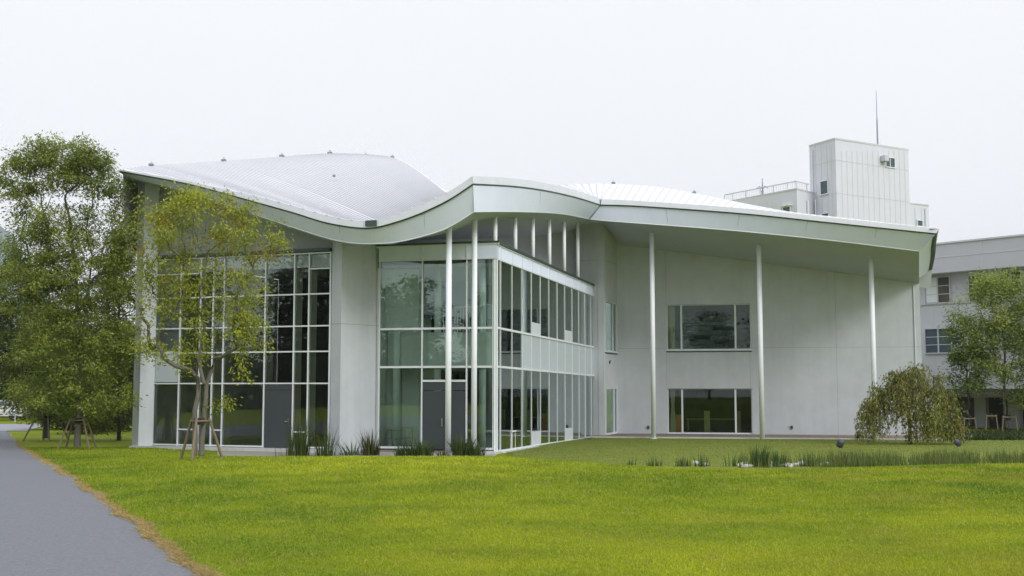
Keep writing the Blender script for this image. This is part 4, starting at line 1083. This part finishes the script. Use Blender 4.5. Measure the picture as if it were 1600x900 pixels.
# far wood behind the left trees
for i, (px, d, hh, rr0, lab) in enumerate(((-40, 95, 8, 5, 'dark round tree at the left edge beyond the road'), (60, 92, 9.5, 5.5, 'dark tree beyond the road behind the broad tree'), (140, 84, 8.5, 5, 'dark tree far behind the tall leafy tree'), (200, 78, 8, 3.6, 'dark tree far behind the left pillar'))):
    b = on(px, d); tree('background_tree', lab, 'tree', b, [[(0, 0, 0), (.1, 0, hh * .5), (0, .1, hh * .8)]],
        [(0, 0, hh * .55, rr0, rr0 * .7, hh * .42, 1), (rr0 * .3, 0, hh * .3, rr0, rr0 * .6, hh * .25, .6)], 150, 46, (.42, .5), ((.018, .036, .008), (.05, .075, .012)), .2, group='trees beyond the road', spread=.6, seed=20 + i, rtip=.02, bark='bark_dark', step=.8)
for i, (px, d, w_, h_, lab) in enumerate(((88, 66, 2.2, 2.0, 'dark bush behind the spreading tree near the road'), (128, 60, 2.0, 2.1, 'dark bush behind the foot of the tallest left tree'), (160, 63, 2.2, 2.6, 'taller dark bush between the tall tree and the slim tree'), (198, 66, 2.0, 1.8, 'low dark bush by the left side wall of the building'))):
    b = on(px, d); tree('bush', lab, 'bush', b, [[(0, 0, 0), (.05, 0, h_ * .5)]], [(0, 0, h_ * .5, w_ * .75, w_ * .6, h_ * .45, 1)], 90, 60, (.17, .5), ((.03, .055, .012), (.09, .12, .025)), .06, group='bushes behind the left trees', spread=.24, seed=90 + i, rtip=.01, bark='bark_dark', step=.4)
# right: weeping tree, staked trees
b = on(1422, 48.5, 693); dW = 48.5
tree('weeping_tree', 'low weeping tree with drooping dull green leaves before the end of the wall', 'tree', b,
     stems_px([[(1422, 694), (1423, 660), (1420, 625), (1410, 598)], [(1423, 665), (1435, 625), (1450, 600)], [(1421, 640), (1400, 610)]], dW, b),
     blobs_px([(1402, 584, 20, 8, 1.8), (1430, 575, 22, 9, 2.0), (1464, 590, 14, 20, 1.2), (1375, 606, 16, 9, 1.5), (1358, 632, 11, 10, 1.3), (1420, 608, 44, 14, 1.6), (1480, 618, 12, 12, 1.2), (1493, 648, 10, 10, .9), (1435, 630, 50, 12, 1.4), (1450, 655, 34, 8, .8)], dW, b),
     200, 84, (.12, .42), ((.10, .13, .03), (.31, .30, .07)), .09, weep=2.0, spread=.36, droop=1.4, seed=12, bark='bark_dark', accent=((.30, .17, .05), .06, .0), crownz=.9, step=.2, clumpf=0)
b = on(1575, 59, 668); dR = 59
tree('maple_tree', 'tall airy green tree held by stakes in front of the annex, larger of the two', 'tree', b,
     stems_px([[(1572, 668), (1571, 620), (1573, 560), (1574, 500), (1565, 450), (1560, 430)], [(1571, 610), (1560, 570), (1548, 520), (1530, 470)], [(1573, 600), (1590, 540), (1602, 480), (1612, 440)]], dR, b),
     blobs_px([(1545, 450, 42, 34, 2.2), (1585, 455, 38, 38, 2.2), (1570, 500, 60, 40, 2.6), (1535, 520, 38, 32, 1.4), (1600, 540, 36, 50, 2), (1555, 570, 50, 36, 1.4), (1500, 480, 14, 16, .2), (1540, 605, 30, 14, .3)], dR, b),
     320, 56, (.16, .4), ((.14, .21, .045), (.42, .49, .10)), .09, cthr=.02, group='staked trees by the annex', spread=.27, droop=.3, seed=14, rtip=.012, step=.5)
b = on(1514, 60, 668); dR2 = 60
tree('young_tree', 'smaller staked tree with darker leaves between the weeping tree and the tall airy one', 'tree', b,
     stems_px([[(1514, 668), (1513, 600), (1512, 540), (1505, 500)], [(1514, 640), (1518, 590), (1522, 520)]], dR2, b),
     blobs_px([(1505, 515, 26, 24, 1.3), (1500, 555, 28, 22, 1.3), (1512, 592, 34, 20, 1.3), (1530, 560, 22, 40, 1)], dR2, b),
     130, 50, (.16, .4), ((.08, .15, .03), (.24, .31, .06)), .06, group='staked trees by the annex', spread=.24, droop=.3, seed=15, rtip=.012, step=.4, bark='bark_dark')
b = on(1645, 58, 668)
tree('leafy_tree', 'leafy tree cut off by the right edge of the view before the annex', 'tree', b,
     stems_px([[(1645, 668), (1640, 600), (1645, 520), (1640, 470)]], 58, b),
     blobs_px([(1620, 540, 40, 60, 2), (1650, 480, 45, 60, 2), (1615, 620, 30, 24, .6)], 58, b),
     170, 50, (.17, .4), ((.08, .14, .03), (.26, .33, .06)), .10, group='staked trees by the annex', spread=.3, seed=16, rtip=.012, step=.5)
# trees behind the viewer (mirrored in the glass)
for i, (x, y, hh) in enumerate(((-26, -28, 9), (-16, -34, 11), (-7, -30, 10), (1, -36, 12), (10, -31, 9.5), (19, -35, 11), (30, -30, 10), (41, -26, 9), (-38, -20, 10))):
    if i == 0:
        tmpl = tree('park_tree', 'broad green park tree in the row mirrored in the glass', 'tree', (x, y, .8), [[(0, 0, 0), (.1, 0, 3), (0, .1, 6)]],
            [(0, 0, 7.4, 3.2, 3, 3.4, 1), (0, 0, 3.6, 4.2, 3, 2.2, .8)], 240, 40, (.4, .5), ((.02, .04, .008), (.06, .09, .014)), .2, group='park trees behind the viewer', spread=.5, seed=40, rtip=.02, step=.8)
    else:
        c = tmpl.copy(); C.objects.link(c); c.location = (x, y, .8); c.scale = (hh / 9.5,) * 3; c.rotation_euler.z = i * 1.3
        for ch in list(tmpl.children): k = ch.copy(); C.objects.link(k); k.parent = c

for i, (x, y, hh) in enumerate(((-44, -14, 9), (-52, -2, 11), (-47, 10, 9.5), (-58, 20, 10.5), (-36, -24, 10), (-62, 34, 9), (-70, 8, 12), (-64, -16, 12))):
    c = tmpl.copy(); C.objects.link(c); c.location = (x, y, .6); c.scale = (hh / 7.5,) * 3; c.rotation_euler.z = i * 2.1 + .5
    for ch in list(tmpl.children): k = ch.copy(); C.objects.link(k); k.parent = c
# unseen leaf bank added left of the view to darken the lower glass reflections
rg = np.random.default_rng(70); n = 26000; tt = rg.random(n); hx0, hy0, hx1, hy1 = -34., -22., -52., 30.
pos = np.stack([hx0 + (hx1 - hx0) * tt + rg.uniform(-1.3, 1.3, n), hy0 + (hy1 - hy0) * tt, rg.uniform(.2, 4.6, n) ** 1.0 + .4 * np.sin(tt * 60)], 1)
d_ = unit(rg.normal(size=(n, 3))); e_ = unit(np.cross(d_, rg.normal(size=(n, 3)))); hc = np.array([.03, .05, .012]) + np.array([.05, .06, .01]) * rg.random((n, 1))
tag(quads_mesh('added_hedge', pos, d_ * .16, e_ * .26, hc, M['leaf'], None, (-43, 4, 0)), 'unseen leaf bank added beyond the path to darken reflections in the hall glass', 'added_hedge')
# stakes
def support(base, h, r, n, label, rot=0, cross=True):
    root = empty('tree_support', tuple(base), label, 'tree stakes', 'timber tree supports')
    tops = []
    for k in range(n):
        w = rot + 2 * math.pi * k / n; f = Vector((math.cos(w), math.sin(w), 0))
        foot = base + f * r; foot.z = hz(foot.x, foot.y) - .1; tp = base + f * (r * .38); tp.z = base.z + h
        m_ = MB(); m_.tube([foot, tp], [.036, .032], 8); m_.build('stake', M['stake'], root); tops.append(tp)
    m_ = MB()
    for k in range(n): 
        a, b_ = tops[k], tops[(k + 1) % n]; m_.tube([a - Vector((0, 0, .07)) + (a - b_) * .12, b_ - Vector((0, 0, .07)) + (b_ - a) * .12], .026, 6)
    m_.build('crossbar', M['stake'], root)
    m_ = MB(); m_.tube([Vector((base.x, base.y, base.z + h - .16)), Vector((base.x, base.y, base.z + h + .0))], [.13, .12], 10); m_.build('tie', M['rope'], root)
b = on(310, 28.2, 712); support(b, .98, .62, 3, 'three splayed timber stakes around the twin stemmed tree before the glazed hall', rot=-math.pi / 2 + .0)
support(on(121, 43.5, 698), 1.15, .85, 4, 'splayed timber stakes around the foot of the tallest left tree', .9)
support(on(72, 52, 685), 1.2, 1.0, 4, 'splayed timber stakes around the darker tree by the road', .5)
def gate_support(base, h, w, label):
    root = empty('tree_support', tuple(base), label, 'tree stakes', 'timber tree supports')
    for sx_ in (-1, 1):
        m_ = MB(); m_.tube([base + Vector((sx_ * w * 1.15, -.15, -.1)), base + Vector((sx_ * w * .85, -.12, h))], .04, 8); m_.build('stake', M['stake'], root)
    m_ = MB(); m_.tube([base + Vector((-w, -.14, h - .08)), base + Vector((w, -.14, h - .08))], .04, 6); m_.build('crossbar', M['stake'], root)
    m_ = MB(); m_.tube([base + Vector((0, 0, h - .25)), base + Vector((0, 0, h + .05))], .14, 10); m_.build('tie', M['rope'], root)
gate_support(on(1576, 58.6, 668), .95, .36, 'pair of timber posts with crossbar at the tall airy tree by the annex')
gate_support(on(1514, 59.6, 668), .85, .3, 'pair of timber posts with crossbar at the smaller tree by the annex')
gate_support(on(1548, 63, 668), .9, .3, 'pair of timber posts standing in the shade between the two annex trees')

# sedges, shrubs, reeds
def clump(name, label, cat, base, h, r, n, wid, cols, seed, group=None, lean=.35, stuff=False, bases=None, droop=0.3):
    rg = np.random.default_rng(seed)
    if bases is None:
        a = rg.random(n) * 2 * math.pi; q = r * .45 * np.sqrt(rg.random(n)); bx_ = np.stack([np.cos(a) * q, np.sin(a) * q, np.zeros(n)], 1) + np.array(base)
    else: bx_ = bases; a = rg.random(n) * 2 * math.pi
    hh = h * rg.uniform(.45, 1.1, n)[:, None]; ln = (rg.random(n) * lean)[:, None]
    dirv = unit(np.stack([np.cos(a), np.sin(a), np.zeros(n)], 1)); side = np.stack([-np.sin(a + .4), np.cos(a + .4), np.zeros(n)], 1)
    col = np.array(cols[0]) + (np.array(cols[1]) - np.array(cols[0])) * rg.random((n, 1))
    P_, A1, A2, CC = [], [], [], []
    segs = 3; wv = (wid * rg.uniform(.6, 1.2, n))[:, None]
    pts = []
    for k in range(segs + 1):
        t_ = k / segs; pts.append(bx_ + dirv * hh * ln * (t_ ** 1.7) * 1.2 + np.array([0, 0, 1]) * hh * (t_ - droop * ln * t_ ** 2))
    V = []; 
    for k in range(segs + 1):
        w_ = wv * (1 - k / segs) * .5 + .0006; V += [pts[k] - side * w_, pts[k] + side * w_]
    V = np.stack(V, 1); K = 2 * (segs + 1)
    o_ = np.array(base, float) if bases is None else np.zeros(3)
    me = bpy.data.meshes.new(name); Vf = (V.reshape(-1, 3) - o_).astype(np.float32)
    me.vertices.add(len(Vf)); me.vertices.foreach_set('co', Vf.ravel())
    idx = []
    for k in range(segs): idx.append(np.stack([np.arange(n) * K + 2 * k, np.arange(n) * K + 2 * k + 1, np.arange(n) * K + 2 * k + 3, np.arange(n) * K + 2 * k + 2], 1))
    idx = np.concatenate(idx).astype(np.int32); me.loops.add(idx.size); me.loops.foreach_set('vertex_index', idx.ravel())
    me.polygons.add(len(idx)); me.polygons.foreach_set('loop_start', np.arange(0, idx.size, 4, dtype=np.int32)); me.update(calc_edges=True)
    ca = me.color_attributes.new('leafcol', 'FLOAT_COLOR', 'POINT'); cc = np.repeat(np.concatenate([col, np.ones((n, 1))], 1), K, axis=0).astype(np.float32); ca.data.foreach_set('color', cc.ravel())
    me.materials.append(M['leaf']); o = link_mesh(name, me, None, tuple(o_))
    return tag(o, label, cat, group, 'stuff' if stuff else None)
SG = ((.03, .06, .012), (.10, .14, .03)); SR = ((.03, .075, .02), (.07, .13, .03))
clump('tall_sedge', 'tall loose sedge clump before the right panes of the glazed hall', 'plant', on(468, 40.5, 708), 1.45, .9, 170, .035, SG, 1, 'sedges along the building', lean=.35)
clump('tall_sedge', 'tall thin sedge clump at the left edge of the wide pillar', 'plant', on(508, 40.5, 708), 1.3, .8, 90, .03, SG, 2, 'sedges along the building', lean=.45)
clump('tall_sedge', 'sparse sedge blades in front of the dark door of the hall', 'plant', on(448, 40.5, 708), 1.1, .9, 12, .035, ((.10, .10, .03), (.16, .14, .06)), 3, 'sedges along the building', lean=.6)
clump('low_sedge', 'low arching plant at the middle of the wide pillar foot', 'plant', on(549, 41, 708), .65, .9, 60, .04, SR, 4, 'sedges along the building', lean=.8)
clump('bushy_sedge', 'dense upright plant at the right corner of the wide pillar', 'plant', on(579, 41, 708), .95, .7, 170, .04, ((.03, .05, .012), (.12, .13, .03)), 5, 'sedges along the building', lean=.4)
for i, (px, h_, n_, lab) in enumerate(((625, .55, 60, 'small plant before the brown panel inside the glass'), (645, .7, 160, 'round leafy plant left of the dark entrance door'), (662, .68, 130, 'leafy plant at the foot of the dark entrance door'), (722, .9, 260, 'bushy plant between the two tall entrance columns'), (742, .75, 120, 'upright plant at the foot of the right entrance column'), (692, .35, 40, 'tiny plant beside the left entrance column'))):
    clump('garden_plant', lab, 'plant', on(px, 39.6, 708), h_, .7 if n_ > 100 else .4, n_, .05, ((.03, .06, .015), (.09, .13, .03)), 10 + i, 'plants before the entrance', lean=.7)
# hollow: reeds
for i, (px, h_, n_, lab) in enumerate(((1188, .75, 190, 'dense dark sedge clump standing among the pale stones'), (1216, .55, 90, 'narrow sedge clump just right of the dense dark one'), (1067, .4, 60, 'small sedge tuft at the left end of the stones'), (1097, .5, 50, 'thin sedge tuft left of the pale stones'), (1022, .35, 50, 'little sedge tuft alone in the hollow before the first slim column'), (1142, .6, 26, 'few tall thin sedge blades above the stones'), (1262, .55, 60, 'thin sedge tuft below the left floodlight'), (985, .3, 20, 'tiny grass tuft at the left end of the hollow'))):
    clump('sedge', lab, 'plant', on(px, 36.5, 725), h_, .55, n_, .028, SR, 30 + i, 'sedges in the hollow', lean=.3)
rg = np.random.default_rng(5); n = 5200
px_ = np.concatenate([rg.uniform(1290, 1620, n - 700), rg.uniform(1150, 1300, 700)]); dd = rg.uniform(35.5, 39.0, n) + (px_ > 1450) * rg.uniform(0, 1.5, n)
xx = (px_ - 800) / F * dd; kk = (np.sin(px_ * .11) + np.sin(px_ * .043 + 1) + rg.normal(0, .9, n)) > -.9; xx, dd = xx[kk], dd[kk]; n = len(xx); bs = np.stack([xx, dd, hgt(xx, dd)], 1)
clump('reeds', 'band of dark green reeds growing along the hollow below the weeping tree', 'reeds', (0, 0, 0), .46, 1, n, .028, ((.05, .10, .02), (.19, .22, .05)), 60, None, lean=.35, stuff=True, bases=bs)
# low ground cover bed by the annex
n = 5200; px_ = rg.uniform(1478, 1640, n); dd = rg.uniform(52, 60, n); xx = (px_ - 800) / F * dd; bs = np.stack([xx, dd, hgt(xx, dd)], 1)
clump('ground_cover', 'low dark ground cover bed in front of the annex', 'ground cover', (0, 0, 0), .30, 1, n, .07, ((.02, .045, .012), (.07, .10, .025)), 61, None, lean=1.2, stuff=True, bases=bs)
# rough meadow grass on the flat ground by the right wing
n = 26000; px_ = rg.uniform(790, 1620, n); dd = rg.uniform(36, 53, n); xx = (px_ - 800) / F * dd; bs = np.stack([xx, dd, hgt(xx, dd)], 1)
clump('meadow_grass', 'short olive grass on the level ground before the right wing', 'grass', (0, 0, 0), .05, 1, n, .03, ((.095, .145, .008), (.19, .215, .014)), 62, None, lean=.9, stuff=True, bases=bs)
# stones
rs = random.Random(4)
for i in range(26):
    px = rs.choice([1088, 1105, 1112, 1135, 1155, 1160, 1170, 1205, 1210, 1232, 1240, 1250, 1262, 1285, 1300, 1330, 1385]) + rs.uniform(-7, 7); d = rs.uniform(36.0, 37.6); b = on(px, d, 725); r0 = rs.uniform(.05, .12)
    bm_ = bmesh.new(); bmesh.ops.create_icosphere(bm_, subdivisions=2, radius=1)
    for v in bm_.verts:
        k = 1 + .16 * math.sin(v.co.x * 4 + i) + .12 * math.cos(v.co.y * 5 + i * 2); v.co = Vector((v.co.x * r0 * 1.3 * k, v.co.y * r0 * k, v.co.z * r0 * .75 * k + r0 * .3))
    me = bpy.data.meshes.new('stone'); bm_.to_mesh(me); bm_.free(); me.materials.append(M['stone'])
    o = bpy.data.objects.new('stone', me); C.objects.link(o); o.location = b; o.rotation_euler.z = rs.random() * 6; tag(o, 'pale rounded stone lying in the hollow among the sedges', 'stone', 'pale stones in the hollow')
st_ = MB()
# floodlights
def flood(px, d, py, label, face=1, s=1.):
    b = on(px, d, py); root = empty('floodlight', tuple(b), label, 'floodlight', 'ground floodlights')
    m_ = MB(); m_.tube([b + Vector((0, 0, -.05)), b + Vector((0, 0, .16 * s))], .03 * s, 8); m_.box(b.x - .1 * s, b.x + .1 * s, b.y - .03, b.y + .03, b.z + .14 * s, b.z + .17 * s); m_.build('stand', M['steel'], root)
    c = b + Vector((0, 0, .30 * s)); dv = Vector((.45 * face, .6, .62)).normalized()
    m_ = MB(); m_.tube([c - dv * .17 * s, c - dv * .13 * s, c - dv * .02, c + dv * .14 * s], [.07 * s, .12 * s, .13 * s, .17 * s], 16)
    for k in range(4): m_.tube([c - dv * (.12 - k * .035) * s, c - dv * (.108 - k * .035) * s], .15 * s, 16)
    m_.build('lamp_housing', M['lampmetal'], root)
    m_ = MB(); m_.tube([c + dv * .141 * s, c + dv * .15 * s], .155 * s, 16); m_.build('lens', M['pane_blue'], root)
flood(1313, 44.5, 697, 'dark round floodlight on the grass left of the weeping tree', 1, .85)
flood(1497, 45.5, 697, 'dark round floodlight on the grass right of the weeping tree', -1, .75)
flood(1341, 52.0, 686, 'small grey floodlight at the foot of the white wall by the weeping tree', 1, .8)

# grass blades of the mown lawn
def vnoise(x, y, sc, seed=0):
    g = np.random.default_rng(seed).random((256, 256)); u = x / sc + 500.37; v = y / sc + 300.11
    i = np.floor(u).astype(int); j = np.floor(v).astype(int); fu = u - i; fv = v - j; fu = fu * fu * (3 - 2 * fu); fv = fv * fv * (3 - 2 * fv)
    a = g[i % 256, j % 256]; b = g[(i + 1) % 256, j % 256]; c = g[i % 256, (j + 1) % 256]; d = g[(i + 1) % 256, (j + 1) % 256]
    return (a * (1 - fu) + b * fu) * (1 - fv) + (c * (1 - fu) + d * fu) * fv
def fbm(x, y, sc, seed=0, o=4): return sum(vnoise(x, y, sc / 2 ** k, seed + k) * .5 ** k for k in range(o)) / sum(.5 ** k for k in range(o))
def blades():
    rg = np.random.default_rng(99); n = 480000
    y = 7.6 * (46 / 7.6) ** (rg.random(n) ** 1.25); x = (rg.random(n) * 1700 - 50 - 800) / F * y
    pe = -2.50 - .468 * (y - 9.8) + .07 * np.sin(y * 2.1) * np.sin(y * .7 + 1) + .02 * np.sin(y * 7.3) + .008 * np.sin(y * 17.1)
    k = x > pe + .04; x, y, pe = x[k], y[k], pe[k]; n = len(x)
    z = hgt(x, y) + .015 * np.sin(x * .9) * np.cos(y * .7) * (y < 30) - .004
    k = (y < 31) | ((x / y * F + 800) < 330); x, y, pe, z = x[k], y[k], pe[k], z[k]; n = len(x)
    a = rg.random(n) * 2 * np.pi; hh = rg.uniform(.016, .036, n) * np.clip(y / 14, .9, 1.6); w = .0055 * np.clip(y / 9, 1, 4.5)
    ax1 = np.stack([np.cos(a) * w, np.sin(a) * w, np.zeros(n)], 1); ax2 = np.stack([rg.normal(0, .5, n) * hh, rg.normal(0, .5, n) * hh, hh], 1)
    t_ = np.clip(.5 + 1.9 * (fbm(x, y, .9, 3) - .5) + rg.normal(0, .22, n), 0, 1)[:, None]
    big = np.clip(.5 + 2.4 * (fbm(x, y * .6, 6, 11) - .5), 0, 1)[:, None] * np.clip((x - pe) / 4.5, .1, 1)[:, None]
    c0_ = np.array([.105, .20, .010]); t_ = t_ * .5 + big * .5
    col = c0_ + (np.array([.45, .50, .018]) - c0_) * t_
    br = np.clip((fbm(x, y, 1.7, 31) - .55) * 5, 0, 1)[:, None] * .32 * np.clip((x + 3) / 8, .1, 1)[:, None]
    col = col * (1 - br) + np.array([.40, .33, .05]) * br
    dry = rg.random(n) < .035 + .25 * (fbm(x, y, .35, 77) > .74) + .5 * np.exp(-(x - pe - .04) / .06); col[dry] = np.array([.40, .31, .10]) * rg.uniform(.7, 1.15, (dry.sum(), 1))
    o = quads_mesh('grass', np.stack([x, y, z], 1), ax1, ax2, col, M['leaf'], None, (0, 0, 0), tri=True)
    tag(o, 'short mown yellow green grass of the wide front lawn', 'grass', kind='stuff')
    n = 26000; y = 8 * (50 / 8) ** rg.random(n)
    pe = -2.50 - .468 * (y - 9.8) + .07 * np.sin(y * 2.1) * np.sin(y * .7 + 1) + .02 * np.sin(y * 7.3) + .008 * np.sin(y * 17.1)
    x = pe + rg.normal(.0, .05, n); z = hgt(x, y) + .02; a = rg.normal(0, .5, n) + np.pi * (rg.random(n) < .5); L = rg.uniform(.03, .09, n); w = .004 * np.clip(y / 9, 1, 3)
    ax2 = np.stack([np.cos(a) * L, np.sin(a) * L, rg.uniform(.0, .03, n)], 1); ax1 = np.stack([-np.sin(a) * w, np.cos(a) * w, np.zeros(n)], 1)
    col = np.array([.46, .35, .14]) * rg.uniform(.6, 1.25, (n, 1))
    o = quads_mesh('dry_clippings', np.stack([x, y, z], 1), ax1, ax2, col, M['leaf'], None, (0, 0, 0), tri=True)
    tag(o, 'dry straw coloured grass clippings along the edge of the grey path', 'clippings', kind='stuff')
blades()

# ------------------------------------------------------------------ far left: road side building, parked car, hill
fb = Fac(PL(-120, 100), PL(60, 100)); root = empty('roadside_building', tuple(fb.p(3, 0, -3)), 'long low building with white eaves beyond the road at the far left', 'building')
t = MB(); fb.box(t, 0, fb.L, 0, fb.z(10, 575), -6, 0); t.build('wall', M['int_dark'], root)
t = MB(); fb.box(t, -1, fb.L + .5, fb.z(10, 573), fb.z(10, 567), -6, .8); fb.box(t, -1, fb.L + .5, fb.z(10, 594), fb.z(10, 587), -.2, .5); t.build('eaves', M['tower'], root)
def car():
    b = PL(-2, 84); cx_, cy_ = b; root = empty('parked_car', (cx_, cy_, 0.03), 'white car parked beyond the road at the left edge', 'car')
    prof = [(-2.1, .3), (-2.15, .75), (-1.9, .92), (-1.2, 1.0), (-.6, 1.42), (.7, 1.45), (1.5, 1.0), (2.1, .9), (2.2, .5), (2.1, .3)]
    m_ = MB(); n = len(prof); vs = []
    for yy, k in ((-.85, 1), (.85, 1)): vs += [(cx_ + x, cy_ + yy * (.82 if z > 1.1 else 1), .03 + z) for x, z in prof]
    m_.add(vs, [tuple(range(n - 1, -1, -1)), tuple(range(n, 2 * n))] + [(i, (i + 1) % n, n + (i + 1) % n, n + i) for i in range(n)]); m_.build('body', M['white_paint'], root)
    for sx_ in ((-1.1, -.6, -.1), (0.0, .65, 1.2)):
        m_ = MB(); x0, x1, x2 = sx_; y_ = cy_ - .80
        m_.add([(cx_ + x0 if x0 < -.5 else cx_ + x0, y_ - .06, 1.06), (cx_ + x2, y_ - .06, 1.06), (cx_ + (x2 if x2 < .5 else x1), y_ + .06, 1.38), (cx_ + (x1 if x0 < -.5 else x0), y_ + .06, 1.38)], [(0, 1, 2, 3)]); m_.build('side_window', M['pane_blue'], root)
    for wx_ in (-1.35, 1.35):
        for wy in (-.8, .8):
            m_ = MB(); m_.tube([(cx_ + wx_, cy_ + wy - .1, .35), (cx_ + wx_, cy_ + wy + .1, .35)], .33, 18); m_.build('wheel', M['black'], root)
car()
# low guard rail by the road
t = MB(); g0 = PL(-60, 80); g1_ = PL(45, 80); fr2 = Fac(g0, g1_)
rootg = empty('road_fence', (g0[0], g0[1], 0), 'low grey fence running along the far side of the road', 'fence')
s = 0
while s < fr2.L: fr2.box(t, s, s + .06, 0, .75, -.03, .03); s += 1.2
t.build('post', M['annex'], rootg); t = MB(); fr2.box(t, 0, fr2.L, .45, .7, -.06, -.035); t.build('rail', M['annex'], rootg)
# distant hill
hm_ = MB(); rows = []
for j in range(8):
    row = []
    for i in range(60):
        px = -900 + i * 40; yb = [340 if px < 0 else 340 + min(px, 60) * 1.6 if px < 60 else 560][0]
        dist = 3600 + j * 120; k = math.sin(math.pi * j / 7)
        ztop = max(0, (605 - yb) * 3900 / F) * (1 + .05 * math.sin(i * .9)) if px < 60 else max(20, 200 - (px - 60) * 1.2)
        x = (px - 800) / F * dist; row.append((x, dist, k * ztop))
    rows.append(row)
M['hill'] = mat('wooded_hill', (.06, .10, .07), .95, var=.3, scale=.01)
hm_.grid(rows); tag(hm_.build('hills', M['hill'], smooth=True), kind='structure')

# air between the viewer and the hills
mb = MB(); mb.box(-6000, 6000, -300, 5200, -2, 330); o = mb.build('haze', [])
m = bpy.data.materials.new('haze'); m.use_nodes = True; nt = m.node_tree; nt.nodes.clear(); oo = nt.nodes.new('ShaderNodeOutputMaterial'); v = nt.nodes.new('ShaderNodeVolumePrincipled')
v.inputs['Color'].default_value = (.82, .90, 1, 1); v.inputs['Density'].default_value = .00018
nt.links.new(v.outputs[0], oo.inputs['Volume']); o.data.materials.append(m); tag(o, 'thin pale haze between the viewer and the hills', 'haze', kind='stuff')
